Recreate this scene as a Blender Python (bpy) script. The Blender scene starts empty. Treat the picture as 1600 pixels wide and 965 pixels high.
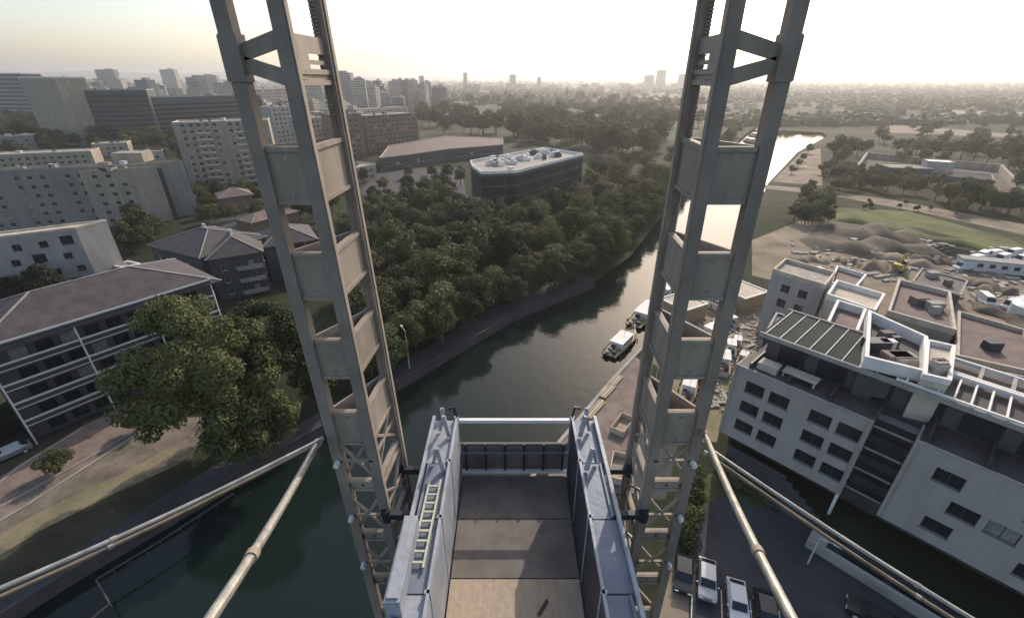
import bpy, bmesh, math, random
from mathutils import Vector, Matrix
from mathutils.geometry import tessellate_polygon
R = math.radians
rnd = random.Random(7)
sc = bpy.context.scene
col = sc.collection

# ------------------------------------------------------------------ camera, sky, sun, exposure
FPX, PITCH, CAMZ = 704.0, R(27.0), 45.0
cam_d = bpy.data.cameras.new('camera'); cam = bpy.data.objects.new('camera', cam_d); col.objects.link(cam)
cam_d.sensor_fit = 'HORIZONTAL'; cam_d.sensor_width = 36; cam_d.lens = 36 * FPX / 1600
cam_d.clip_start = 0.1; cam_d.clip_end = 60000
cam.location = (0, 0, CAMZ); cam.rotation_euler = (R(90) - PITCH, 0, 0)
sc.camera = cam
SUN_AZ, SUN_EL = R(24.5), R(31)           # azimuth clockwise from straight ahead (+y)
w = bpy.data.worlds.new('World'); sc.world = w; w.use_nodes = True
nt = w.node_tree; bg = nt.nodes['Background']
sky = nt.nodes.new('ShaderNodeTexSky'); sky.sky_type = 'NISHITA'; sky.sun_disc = False
sky.sun_elevation = SUN_EL; sky.sun_rotation = SUN_AZ
sky.air_density = 1.0; sky.dust_density = 2.2; sky.ozone_density = 1.0; sky.altitude = 100
wb = nt.nodes.new('ShaderNodeMix'); wb.data_type = 'RGBA'; wb.blend_type = 'MULTIPLY'; wb.inputs[0].default_value = 1   # warm smoggy air
wb.inputs[7].default_value = (1.05, .985, .92, 1); nt.links.new(sky.outputs[0], wb.inputs[6]); nt.links.new(wb.outputs[2], bg.inputs[0]); bg.inputs[1].default_value = 0.15
sl = bpy.data.lights.new('sun', 'SUN'); sl.energy = 2.6; sl.angle = R(0.5); sl.color = (1, .90, .77)
so = bpy.data.objects.new('sun', sl); col.objects.link(so)
dirv = Vector((math.sin(SUN_AZ) * math.cos(SUN_EL), math.cos(SUN_AZ) * math.cos(SUN_EL), math.sin(SUN_EL)))
so.rotation_euler = dirv.to_track_quat('Z', 'Y').to_euler(); so.location = dirv * 300
vs = sc.view_settings; vs.view_transform = 'Standard'; vs.look = 'None'; vs.exposure = 0.52; vs.gamma = 1; vs.use_curve_mapping = False
sc.cycles.use_denoising = True
sc.cycles.max_bounces = 6; sc.cycles.volume_bounces = 0

# ------------------------------------------------------------------ photo pixel -> world point at a known height / distance
CT, ST = math.cos(PITCH), math.sin(PITCH)
def ray(px, py):
    dx, dy = px - 800, py - 482.5
    return dx, FPX * CT - dy * ST, -FPX * ST - dy * CT
def at(px, py, z=0.0):
    r = ray(px, py); k = (z - CAMZ) / r[2]; return Vector((r[0] * k, r[1] * k, z))
def aty(px, py, Y):
    r = ray(px, py); k = Y / r[1]; return Vector((r[0] * k, Y, CAMZ + r[2] * k))
def zat(Y, py):
    r = ray(800, py); return CAMZ + r[2] * Y / r[1]

# ------------------------------------------------------------------ materials
MATS = {}
def mat(name, c, rough=.8, var=.25, scale=.6, metal=0, c2=None, bump=0, bscale=None, spec=.3, stretch=None, detail=5):
    if name in MATS: return MATS[name]
    m = bpy.data.materials.new(name); m.use_nodes = True; t = m.node_tree; b = t.nodes['Principled BSDF']
    b.inputs['Roughness'].default_value = rough; b.inputs['Metallic'].default_value = metal
    b.inputs['Specular IOR Level'].default_value = spec
    tc = t.nodes.new('ShaderNodeTexCoord'); n = t.nodes.new('ShaderNodeTexNoise')
    n.inputs['Scale'].default_value = scale; n.inputs['Detail'].default_value = detail; n.inputs['Roughness'].default_value = .65
    src = tc.outputs['Object']
    if stretch:
        mp = t.nodes.new('ShaderNodeMapping'); mp.inputs['Scale'].default_value = stretch
        t.links.new(src, mp.inputs[0]); src = mp.outputs[0]
    t.links.new(src, n.inputs['Vector'])
    r = t.nodes.new('ShaderNodeValToRGB'); r.color_ramp.elements[0].position = .33; r.color_ramp.elements[1].position = .67
    d = c2 if c2 else tuple(min(1, x * (1 + var)) for x in c)
    cc = c if c2 else tuple(x * (1 - var) for x in c)
    r.color_ramp.elements[0].color = (*cc, 1); r.color_ramp.elements[1].color = (*d, 1)
    t.links.new(n.outputs[0], r.inputs[0]); t.links.new(r.outputs[0], b.inputs['Base Color'])
    if bump:
        bn = t.nodes.new('ShaderNodeTexNoise'); bn.inputs['Scale'].default_value = bscale or scale * 5; bn.inputs['Detail'].default_value = 4
        t.links.new(tc.outputs['Object'], bn.inputs['Vector'])
        bp = t.nodes.new('ShaderNodeBump'); bp.inputs['Strength'].default_value = bump; bp.inputs['Distance'].default_value = .1
        t.links.new(bn.outputs[0], bp.inputs['Height']); t.links.new(bp.outputs[0], b.inputs['Normal'])
    MATS[name] = m; return m

def leaf_mat(name, dark, light):
    m = bpy.data.materials.new(name); m.use_nodes = True; t = m.node_tree; b = t.nodes['Principled BSDF']
    b.inputs['Roughness'].default_value = .65; b.inputs['Specular IOR Level'].default_value = .2
    oi = t.nodes.new('ShaderNodeObjectInfo'); tc = t.nodes.new('ShaderNodeTexCoord')
    n = t.nodes.new('ShaderNodeTexNoise'); n.inputs['Scale'].default_value = .9; n.inputs['Detail'].default_value = 3
    t.links.new(tc.outputs['Object'], n.inputs['Vector'])
    mx = t.nodes.new('ShaderNodeMath'); mx.operation = 'MULTIPLY_ADD'; mx.inputs[1].default_value = .75; 
    t.links.new(oi.outputs['Random'], mx.inputs[0]); 
    m2 = t.nodes.new('ShaderNodeMath'); m2.operation = 'MULTIPLY'; m2.inputs[1].default_value = .5
    t.links.new(n.outputs[0], m2.inputs[0]); t.links.new(m2.outputs[0], mx.inputs[2])
    r = t.nodes.new('ShaderNodeValToRGB'); r.color_ramp.elements[0].position = .2; r.color_ramp.elements[1].position = .85
    r.color_ramp.elements[0].color = (*dark, 1); r.color_ramp.elements[1].color = (*light, 1)
    t.links.new(mx.outputs[0], r.inputs[0]); t.links.new(r.outputs[0], b.inputs['Base Color'])
    tr = t.nodes.new('ShaderNodeBsdfTranslucent'); t.links.new(r.outputs[0], tr.inputs[0])
    ms = t.nodes.new('ShaderNodeMixShader'); ms.inputs[0].default_value = .2
    t.links.new(b.outputs[0], ms.inputs[1]); t.links.new(tr.outputs[0], ms.inputs[2])
    t.links.new(ms.outputs[0], t.nodes['Material Output'].inputs[0])
    MATS[name] = m; return m

def band_mat(name, wall, glass, floor=3.0, bay=3.2, hfrac=.5, wfrac=.6):
    """Far facades: too small in the picture to pick windows apart; rows and columns of panes from the UV in metres."""
    m = bpy.data.materials.new(name); m.use_nodes = True; t = m.node_tree; b = t.nodes['Principled BSDF']
    uv = t.nodes.new('ShaderNodeUVMap'); sep = t.nodes.new('ShaderNodeSeparateXYZ'); t.links.new(uv.outputs[0], sep.inputs[0])
    def cell(out, size, frac):
        d = t.nodes.new('ShaderNodeMath'); d.operation = 'DIVIDE'; d.inputs[1].default_value = size; t.links.new(out, d.inputs[0])
        f = t.nodes.new('ShaderNodeMath'); f.operation = 'FRACT'; t.links.new(d.outputs[0], f.inputs[0])
        l = t.nodes.new('ShaderNodeMath'); l.operation = 'LESS_THAN'; l.inputs[1].default_value = frac; t.links.new(f.outputs[0], l.inputs[0])
        return l.outputs[0]
    a = cell(sep.outputs[0], bay, wfrac); c = cell(sep.outputs[1], floor, hfrac)
    mu = t.nodes.new('ShaderNodeMath'); mu.operation = 'MULTIPLY'; t.links.new(a, mu.inputs[0]); t.links.new(c, mu.inputs[1])
    tc = t.nodes.new('ShaderNodeTexCoord'); n = t.nodes.new('ShaderNodeTexNoise'); n.inputs['Scale'].default_value = .12; n.inputs['Detail'].default_value = 6
    t.links.new(tc.outputs['Object'], n.inputs['Vector'])
    r = t.nodes.new('ShaderNodeValToRGB'); r.color_ramp.elements[0].position = .3; r.color_ramp.elements[1].position = .7
    r.color_ramp.elements[0].color = (*[x * .75 for x in wall], 1); r.color_ramp.elements[1].color = (*[min(1, x * 1.2) for x in wall], 1)
    t.links.new(n.outputs[0], r.inputs[0])
    mx = t.nodes.new('ShaderNodeMix'); mx.data_type = 'RGBA'; t.links.new(mu.outputs[0], mx.inputs[0])
    t.links.new(r.outputs[0], mx.inputs[6]); mx.inputs[7].default_value = (*glass, 1)
    t.links.new(mx.outputs[2], b.inputs['Base Color']); b.inputs['Roughness'].default_value = .7
    MATS[name] = m; return m

M = dict(
    mast=mat('mast_steel', (.26, .222, .188), .65, .2, 1.3, .0, bump=.04, bscale=30),
    mastpanel=mat('mast_plate', (.31, .262, .215), .7, .25, 1.6, .0, bump=.03, bscale=14, stretch=(1, 1, .3)),
    tube=mat('galvanised_tube', (.42, .40, .36), .35, .3, 4, .6, stretch=(1, 1, 4)),
    tubedark=mat('rusty_tube', (.2, .16, .12), .6, .3, 4, .3),
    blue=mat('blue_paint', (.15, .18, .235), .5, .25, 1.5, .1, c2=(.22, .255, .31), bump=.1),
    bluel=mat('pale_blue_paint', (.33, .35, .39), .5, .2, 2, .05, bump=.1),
    greyfloor=mat('plywood_deck', (.36, .29, .22), .8, .3, 3, c2=(.45, .37, .28), bump=.2, bscale=8, stretch=(3, .6, 1)),
    darkboard=mat('dark_board', (.16, .145, .13), .7, .3, 1.3, .0, bump=.04, bscale=22, detail=8),
    blind=mat('window_blind', (.24, .235, .22), .6, .3, 2),
    slabgrey=mat('slab_grey', (.255, .24, .22), .85, .15, .4, stretch=(1, 1, .25)),
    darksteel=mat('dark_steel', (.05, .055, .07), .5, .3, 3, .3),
    whitepaint=mat('white_paint', (.75, .75, .74), .5, .1, 3),
    ladder=mat('ladder_paint', (.5, .5, .4), .5, .15, 8),
    glass=mat('window_glass', (.02, .025, .03), .12, .3, .4, spec=.6),
    glassteal=mat('teal_glass', (.015, .026, .028), .3, .35, .2, spec=.4),
    frame=mat('window_frame', (.55, .55, .55), .5, .1, 3),
    darkframe=mat('dark_frame', (.06, .06, .065), .5, .1, 3),
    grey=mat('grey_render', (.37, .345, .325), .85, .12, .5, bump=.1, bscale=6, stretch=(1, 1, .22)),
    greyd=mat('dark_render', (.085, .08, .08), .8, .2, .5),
    white=mat('white_render', (.34, .32, .305), .85, .16, .5, stretch=(1, 1, .25)),
    cream=mat('cream_render', (.5, .44, .36), .85, .18, .5, stretch=(1, 1, .3)),
    tan=mat('tan_render', (.34, .29, .235), .85, .2, .5, stretch=(1, 1, .25)),
    brick=mat('brown_brick', (.22, .15, .11), .85, .25, .4),
    bluegrey=mat('bluegrey_panel', (.075, .09, .10), .6, .2, .12),
    concrete=mat('concrete', (.33, .31, .28), .85, .2, .5, bump=.15),
    roofgreen=mat('seamed_roof', (.032, .038, .036), .8, .2, .3, spec=.1, bump=.05),
    roofdark=mat('dark_roof', (.075, .065, .065), .7, .25, .6, bump=.2, bscale=5),
    roofbrown=mat('brown_roof', (.17, .125, .11), .8, .25, .5, bump=.2, bscale=4),
    roofgravel=mat('gravel_roof', (.34, .31, .27), .9, .25, .9, bump=.3, bscale=6),
    rooftan=mat('tan_roof', (.5, .43, .34), .85, .2, .3),
    parapet=mat('white_parapet', (.75, .72, .68), .7, .1, .6),
    bark=mat('bark', (.09, .07, .05), .9, .3, 3),
    asphalt=mat('asphalt', (.055, .055, .058), .9, .3, .15, bump=.15, bscale=8),
    mauve=mat('gravel_quay', (.21, .165, .14), .95, .25, .5, bump=.25, bscale=5),
    soil=mat('bare_soil', (.13, .10, .07), .95, .35, .09, c2=(.30, .24, .175), bump=.6, bscale=1.2, detail=8),
    soild=mat('dark_soil', (.07, .06, .045), .95, .35, .15, c2=(.13, .11, .085), bump=.5, bscale=1),
    slope=mat('bank_slope', (.10, .085, .065), .95, .3, .4, c2=(.23, .19, .15), bump=.4, bscale=2, stretch=(1, 1, 1)),
    grass=mat('grass', (.05, .065, .022), .95, .3, .1, c2=(.13, .15, .045), bump=.5, bscale=3),
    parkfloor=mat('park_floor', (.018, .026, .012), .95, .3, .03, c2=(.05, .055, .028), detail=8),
    grassd=mat('dry_grass', (.16, .14, .08), .95, .3, .2, c2=(.28, .24, .15), bump=.5, bscale=3),
    wood=mat('old_wood', (.35, .27, .18), .8, .3, 2, bump=.2),
    tyre=mat('tyre', (.02, .02, .02), .8, .2, 5),
    carwhite=mat('car_white', (.6, .6, .6), .25, .05, 1, spec=.5),
    carsilver=mat('car_silver', (.35, .36, .38), .25, .05, 1, .5, spec=.5),
    cardark=mat('car_dark', (.02, .022, .025), .2, .1, 1, spec=.5),
    lamp=mat('lamp_glass', (.7, .68, .62), .15, .1, 4, spec=.6),
    redlamp=mat('tail_lamp', (.35, .02, .02), .25, .1, 4, spec=.6),
    yellow=mat('yellow_paint', (.5, .36, .06), .5, .15, 3),
    rust=mat('rust', (.22, .12, .07), .8, .3, 2),
)
leaf_mat('leaf_near', (.03, .042, .015), (.13, .14, .052))
leaf_mat('leaf_bank', (.02, .034, .014), (.125, .125, .048))
leaf_mat('leaf_wood', (.02, .032, .015), (.075, .08, .035))
leaf_mat('leaf_scrub', (.05, .062, .026), (.135, .145, .06))
band_mat('far_pale', (.45, .41, .36), (.10, .10, .11), 2.9, 3.3)
band_mat('far_grey', (.30, .30, .30), (.07, .08, .09), 3.0, 2.6)
band_mat('far_tan', (.40, .33, .26), (.09, .09, .09), 2.8, 4.0, .45, .5)
band_mat('far_band', (.22, .25, .28), (.04, .05, .06), 3.1, 50, .5, .97)
band_mat('far_brick', (.25, .18, .14), (.06, .06, .06), 2.9, 3.5, .45, .5)

# ------------------------------------------------------------------ mesh helpers
class MB:
    def __init__(s): s.v = []; s.f = []; s.uv = []
    def quad(s, *p, uv=None):
        i = len(s.v); s.v += [tuple(q) for q in p]; s.f.append(tuple(range(i, i + len(p))))
        s.uv += uv if uv else [(0, 0)] * len(p)
    def box(s, c, h, rz=0, M3=None):
        """box with centre c and half sizes h, turned by rz (or a full matrix)"""
        if M3 is None: M3 = Matrix.Rotation(rz, 3, 'Z')
        c = Vector(c); P = [c + M3 @ Vector((x * h[0], y * h[1], z * h[2])) for x in (-1, 1) for y in (-1, 1) for z in (-1, 1)]
        for a in ((0, 1, 3, 2), (4, 6, 7, 5), (0, 4, 5, 1), (2, 3, 7, 6), (0, 2, 6, 4), (1, 5, 7, 3)): s.quad(*[P[k] for k in a])
    def bar(s, a, b, wx, wy=None, up=None):
        """square bar from a to b"""
        a, b = Vector(a), Vector(b); wy = wy or wx; d = (b - a); L = d.length; d.normalize()
        up = Vector(up) if up else (Vector((0, 0, 1)) if abs(d.z) < .9 else Vector((0, 1, 0)))
        x = d.cross(up).normalized(); y = x.cross(d)
        s.box((a + b) / 2, (wx / 2, L / 2, wy / 2), M3=Matrix((x, d, y)).transposed())
    def tube(s, pts, r, n=10, r2=None, cap=True):
        pts = [Vector(p) for p in pts]; rings = []
        for i, p in enumerate(pts):
            d = (pts[min(i + 1, len(pts) - 1)] - pts[max(i - 1, 0)]).normalized()
            up = Vector((0, 0, 1)) if abs(d.z) < .95 else Vector((1, 0, 0))
            x = d.cross(up).normalized(); y = x.cross(d)
            rr = r if r2 is None else r + (r2 - r) * i / (len(pts) - 1)
            rings.append([p + (x * math.cos(2 * math.pi * k / n) + y * math.sin(2 * math.pi * k / n)) * rr for k in range(n)])
        for a, b in zip(rings, rings[1:]):
            for k in range(n): s.quad(a[k], a[(k + 1) % n], b[(k + 1) % n], b[k])
        if cap: s.quad(*rings[0][::-1]); s.quad(*rings[-1])
    def prism(s, poly, z0, z1, top=True, bottom=False):
        n = len(poly)
        for i in range(n):
            a, b = poly[i], poly[(i + 1) % n]; L = math.hypot(b[0] - a[0], b[1] - a[1])
            s.quad((a[0], a[1], z0), (b[0], b[1], z0), (b[0], b[1], z1), (a[0], a[1], z1), uv=[(0, 0), (L, 0), (L, z1 - z0), (0, z1 - z0)])
        if top: s.poly(poly, z1)
        if bottom: s.poly(poly[::-1], z0)
    def poly(s, poly, z):
        P = [Vector((p[0], p[1], z)) for p in poly]
        if len(P) <= 4: s.quad(*P); return
        for t in tessellate_polygon([P]):
            a, b, c = [P[k] for k in t]
            if (b - a).cross(c - a).z < 0: b, c = c, b
            s.quad(a, b, c)
    def build(s, name, m, parent=None, smooth=False, merge=False, mesh=None):
        if mesh is None:
            mesh = bpy.data.meshes.new(name); mesh.from_pydata(s.v, [], s.f)
            u = mesh.uv_layers.new(name='UVMap'); u.data.foreach_set('uv', [x for q in s.uv for x in q])
            if merge:
                bm = bmesh.new(); bm.from_mesh(mesh); bmesh.ops.remove_doubles(bm, verts=bm.verts, dist=1e-4); bm.to_mesh(mesh); bm.free()
            if smooth: mesh.polygons.foreach_set('use_smooth', [True] * len(mesh.polygons))
            mesh.materials.append(M[m] if m in M else MATS[m])
        return link(name, mesh, parent)
def link(name, mesh, parent=None, loc=None, rot=None):
    o = bpy.data.objects.new(name, mesh); col.objects.link(o)
    if parent: o.parent = parent
    if loc is not None: o.location = loc
    if rot is not None: o.rotation_euler = rot
    return o
def tag(o, label=None, cat=None, group=None, kind=None):
    if label: o['label'] = label
    if cat: o['category'] = cat
    if group: o['group'] = group
    if kind: o['kind'] = kind
    return o
def empty(name, loc, rz=0, label=None, cat=None, group=None):
    o = bpy.data.objects.new(name, None); col.objects.link(o); o.location = loc; o.rotation_euler = (0, 0, rz); o.empty_display_size = .5
    return tag(o, label, cat, group)
KIDS = {}
def copy_tree(o, loc=None, rz=None, scale=None, label=None, group=None, parent=None):
    c = o.copy(); col.objects.link(c)
    if parent: c.parent = parent
    if loc is not None: c.location = loc
    if rz is not None: c.rotation_euler = (0, 0, rz)
    if scale is not None: c.scale = scale
    if label: c['label'] = label
    if group: c['group'] = group
    ks = KIDS.get(o.name)
    if ks is None: ks = [k for k in o.children]; KIDS[o.name] = ks
    for ch in ks: copy_tree(ch, parent=c)
    return c
def sheet(name, pts, z, m, label=None):
    b = MB(); P = [(p[0], p[1]) for p in pts]
    area = sum(P[i][0] * P[(i + 1) % len(P)][1] - P[(i + 1) % len(P)][0] * P[i][1] for i in range(len(P)))
    if area < 0: P = P[::-1]
    b.poly(P, z); o = b.build(name, m); o['kind'] = 'structure'
    return o

# ------------------------------------------------------------------ setting: ground, canal, quays
WZ = -1.6
LB = [(-84, -30), *[tuple(at(*p)[:2]) for p in ((90, 905), (610, 605), (800, 493), (930, 440), (985, 400), (1050, 318), (1120, 250), (1172, 204))]]
RB = [(-9, -30), (-8, 18), (-5, 30), *[tuple(at(*p)[:2]) for p in ((865, 697), (955, 592), (1032, 510), (1158, 385), (1200, 287), (1246, 238), (1292, 213), (1286, 207))]]
RB.append((RB[-1][0] - 40, RB[-1][1] + 25)); LB.append((LB[-1][0] + 20, LB[-1][1] + 30))
FAR = 14000
outer = [(-FAR, -30), LB[0]] 
gp = [(FAR, FAR), (-FAR, FAR), (-FAR, -30)] + LB + RB[::-1] + [(FAR, -30)]
b = MB(); b.poly(gp, 0.0)
ground = b.build('ground', 'grass'); ground['kind'] = 'structure'
gm = bpy.data.materials.new('land'); gm.use_nodes = True; t = gm.node_tree; bs = t.nodes['Principled BSDF']; bs.inputs['Roughness'].default_value = .95; bs.inputs['Specular IOR Level'].default_value = .1
tc = t.nodes.new('ShaderNodeTexCoord')
def noise(s, d=5):
    n = t.nodes.new('ShaderNodeTexNoise'); n.inputs['Scale'].default_value = s; n.inputs['Detail'].default_value = d; n.inputs['Roughness'].default_value = .6
    t.links.new(tc.outputs['Object'], n.inputs['Vector']); return n
def ramp(n, *st):
    r = t.nodes.new('ShaderNodeValToRGB'); e = r.color_ramp.elements
    while len(e) < len(st): e.new(.5)
    for k, (p, c) in enumerate(st): e[k].position = p; e[k].color = (*c, 1)
    t.links.new(n.outputs[0], r.inputs[0]); return r
r1 = ramp(noise(.012, 8), (.38, (.025, .032, .016)), (.55, (.045, .05, .028)), (.63, (.075, .07, .05)), (.72, (.13, .115, .085)))
r2 = ramp(noise(.15, 6), (.3, (.6, .6, .6)), (.7, (1.2, 1.2, 1.2)))
mm = t.nodes.new('ShaderNodeMix'); mm.data_type = 'RGBA'; mm.blend_type = 'MULTIPLY'; mm.inputs[0].default_value = 1
t.links.new(r1.outputs[0], mm.inputs[6]); t.links.new(r2.outputs[0], mm.inputs[7]); t.links.new(mm.outputs[2], bs.inputs['Base Color'])
ground.data.materials.clear(); ground.data.materials.append(gm)
# canal water
wm = bpy.data.materials.new('canal_water'); wm.use_nodes = True; t = wm.node_tree; bs = t.nodes['Principled BSDF']
bs.inputs['Base Color'].default_value = (.009, .017, .0145, 1); bs.inputs['Roughness'].default_value = .04; bs.inputs['IOR'].default_value = 1.33
tc = t.nodes.new('ShaderNodeTexCoord'); n1 = noise(.5, 4); bp = t.nodes.new('ShaderNodeBump'); bp.inputs['Strength'].default_value = .3; bp.inputs['Distance'].default_value = .12
t.links.new(n1.outputs[0], bp.inputs['Height']); t.links.new(bp.outputs[0], bs.inputs['Normal'])
b = MB(); b.quad((-140, -30, WZ), (460, -30, WZ), (460, 560, WZ), (-140, 560, WZ)); wo = b.build('canal_water', 'glass'); wo['kind'] = 'structure'
wo.data.materials.clear(); wo.data.materials.append(wm)
# quay walls along both banks (vertical faces down into the water, with a coping)
def quay(name, line, side, m, cw=.55):
    b = MB()
    for a, c in zip(line, line[1:]):
        a3, c3 = Vector((*a, 0)), Vector((*c, 0)); d = (c3 - a3).normalized(); nrm = Vector((d.y, -d.x, 0)) * side
        b.quad((*a, WZ - .4), (*c, WZ - .4), (*c, -.02), (*a, -.02))
        b.bar(a3 + nrm * .25 + Vector((0, 0, .07)), c3 + nrm * .25 + Vector((0, 0, .07)), cw, .18)
    o = b.build(name, m); o['kind'] = 'structure'; return o
quay('left_quay_wall', LB[:5], -1, 'roofdark', .3); quay('right_quay_wall', RB[:7], 1, 'concrete')
def px(*ps): return [tuple(at(*p)[:2]) for p in ps]
# surfaces laid on the ground
sheet('towpath', px((-300, 1010), (-120, 1040), (95, 903), (610, 603), (800, 491), (930, 437), (905, 425), (760, 485), (590, 590), (470, 660), (330, 730), (-20, 940)), .006, 'asphalt')
sheet('bank_slope', px((-150, 900), (0, 790), (170, 690), (240, 655), (330, 650), (300, 715), (180, 770), (60, 830), (-100, 930)), .010, 'slope')
sheet('bank_lawn', px((-120, 905), (60, 800), (190, 740), (280, 690), (275, 705), (180, 768), (60, 828), (-60, 905)), .014, 'grassd')
sheet('bank_road', px((-150, 868), (0, 745), (130, 665), (200, 630), (262, 640), (200, 690), (60, 775), (-130, 895)), .018, 'mauve')
sheet('quay_path', px((868, 698), (957, 592), (990, 555), (1012, 570), (1003, 640), (996, 720), (992, 770), (850, 770)), .006, 'mauve')
sheet('quay_road', px((1012, 600), (1050, 600), (1060, 690), (1040, 780), (990, 780), (1002, 660)), .006, 'asphalt')
sheet('boat_yard', px((1010, 560), (1050, 490), (1170, 440), (1215, 500), (1200, 560), (1140, 600), (1120, 690), (1050, 690), (1050, 590)), .010, 'grassd')
sheet('yard_soil', px((1062, 520), (1100, 480), (1180, 470), (1190, 530), (1120, 540), (1090, 575)), .016, 'soil')
sheet('car_park', px((1078, 870), (1100, 760), (1300, 830), (1450, 930), (1700, 1080), (1500, 1180), (1060, 1100)), .008, 'asphalt')
sheet('hedge_bed', px((1062, 752), (1100, 735), (1095, 800), (1082, 872), (1040, 872)), .010, 'grass')
sheet('sand_strip', px((1045, 865), (1078, 865), (1075, 1000), (1010, 1000)), .012, 'soil')
sheet('parking_lawn', px((1100, 740), (1130, 742), (1210, 770), (1205, 795), (1120, 775), (1096, 800)), .010, 'grass')
sheet('construction_ground', px((1175, 375), (1250, 345), (1380, 350), (1480, 400), (1700, 470), (1800, 640), (1560, 560), (1330, 500), (1215, 440), (1175, 430)), .010, 'soil')
sheet('dark_earth', px((1255, 375), (1290, 340), (1400, 345), (1480, 378), (1460, 402), (1370, 385), (1300, 392)), .016, 'soild')
sheet('haul_road', px((1290, 395), (1345, 372), (1440, 398), (1560, 440), (1700, 470), (1700, 490), (1540, 455), (1430, 418), (1345, 388)), .022, 'soil')
sheet('meadow', px((1288, 338), (1304, 324), (1420, 330), (1560, 368), (1640, 398), (1600, 402), (1480, 367), (1390, 347)), .020, 'grass')
sheet('river_road', px((1185, 288), (1290, 297), (1390, 312), (1600, 350), (1700, 368), (1700, 390), (1560, 358), (1440, 332), (1300, 306), (1185, 294)), .026, 'soil')
sheet('riverside_field', px((1206, 284), (1252, 238), (1282, 232), (1285, 290)), .018, 'soil')
sheet('far_field', px((1400, 192), (1480, 172), (1600, 176), (1600, 190)), .02, 'grassd')
sheet('far_lane', px((1360, 206), (1400, 194), (1520, 205), (1620, 212), (1620, 216), (1500, 212)), .03, 'soil')
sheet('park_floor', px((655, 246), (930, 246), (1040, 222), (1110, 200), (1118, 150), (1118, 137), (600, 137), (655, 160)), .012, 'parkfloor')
sheet('compound_yard', px((1338, 268), (1352, 248), (1560, 268), (1600, 312), (1480, 300), (1420, 282)), .03, 'soild')
sheet('left_street', px((-40, 505), (80, 470), (250, 420), (330, 345), (460, 325), (470, 340), (360, 370), (290, 440), (220, 470), (-40, 545)), .010, 'asphalt')
sheet('office_car_park', px((560, 300), (600, 262), (720, 262), (735, 330), (640, 345)), .010, 'asphalt')
def mound(a, c, wd, ht, m, seed):
    a, c = at(*a), at(*c); g = random.Random(seed); d = (c - a); L = d.length; d.normalize(); nr = Vector((-d.y, d.x, 0)); b = MB(); n, k = 26, 9; G = []
    for i in range(n + 1):
        row = []
        for j in range(k + 1):
            u, v = i / n, j / k * 2 - 1
            z = ht * max(0, 1 - v * v) ** .8 * min(1, 6 * u, 6 * (1 - u)) * (1 + .3 * math.sin(i * .9 + seed) + g.uniform(-.16, .16)) * .62 - .05 * (abs(v) == 1)
            row.append(a + d * L * u + nr * (wd * v * .5 + g.uniform(-.2, .2) * wd * .15 + math.sin(i * .5 + seed) * wd * .2) + Vector((0, 0, max(z, -.1))))
        G.append(row)
    for i in range(n):
        for j in range(k): b.quad(G[i][j], G[i + 1][j], G[i + 1][j + 1], G[i][j + 1])
    o = b.build('earth_mound', m, smooth=True, merge=True); o['kind'] = 'structure'
for i, (a, c, wd, ht, m) in enumerate((((1262, 385), (1470, 392), 14, 3.2, 'soild'), ((1300, 362), (1440, 372), 16, 3, 'soild'), ((1330, 392), (1470, 420), 7, 2, 'soil'), ((1345, 412), (1420, 428), 8, 2.4, 'soil'), ((1470, 392), (1500, 405), 8, 3, 'soild'), ((1300, 405), (1350, 415), 5, 1.6, 'soil'), ((1440, 425), (1560, 455), 5, 1.5, 'soil'), ((1520, 470), (1640, 530), 6, 1.5, 'soild'), ((1236, 405), (1300, 408), 5, 1.3, 'soil'), ((1510, 440), (1600, 462), 6, 1.4, 'soild'), ((1290, 336), (1600, 404), 7, 1.6, 'grass'), ((1420, 405), (1490, 412), 6, 2, 'soild'))): mound(a, c, wd, ht, m, i)
g = random.Random(31); b = MB()
for k in range(420):
    x, y = g.uniform(1235, 1600), g.uniform(372, 470)
    if y > 405 + (x - 1235) * .25 or y < 360 + max(0, x - 1380) * .14: continue
    p = at(x, y); q = g.uniform(.15, .6); b.box((p.x, p.y, q * .4), (q * g.uniform(.5, 3), q, q * .5), rz=g.random() * 6)
for k in range(260):
    p = at(g.uniform(1070, 1190), g.uniform(475, 640)); q = g.uniform(.1, .35); b.box((p.x, p.y, q * .4), (q * g.uniform(.5, 5), q, q * .5), rz=g.random() * 6)
o = b.build('rubble', 'concrete'); tag(o, 'broken rubble and timber scattered over the earthworks and the yard', 'rubble', kind='stuff')
for pts in (((0, 792), (170, 697), (243, 654)), ((-60, 848), (40, 790), (190, 693), (262, 643)), ((-60, 800), (30, 728), (130, 667))):
    b = MB()
    for a, c in zip(pts, pts[1:]): b.bar(at(*a, .07), at(*c, .07), .28, .14)
    o = b.build('kerb', 'concrete'); o['kind'] = 'structure'
# hills on the horizon
b = MB(); prev = None; hp = []
for k in range(60):
    a = R(-62 + k * 2.1); d = 9000
    hgt = 150 * max(0, 1 - (k / 34.)) + 46 + 18 * math.sin(k * 1.3) + 12 * math.sin(k * .47)
    hp.append((Vector((math.sin(a) * d, math.cos(a) * d, -5)), Vector((math.sin(a) * (d + 900), math.cos(a) * (d + 900), max(20, hgt))), Vector((math.sin(a) * (d + 2200), math.cos(a) * (d + 2200), -5))))
for A, B in zip(hp, hp[1:]): b.quad(A[0], B[0], B[1], A[1]); b.quad(A[1], B[1], B[2], A[2])
o = b.build('hills', 'leaf_wood', smooth=True, merge=True); o['kind'] = 'structure'

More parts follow.
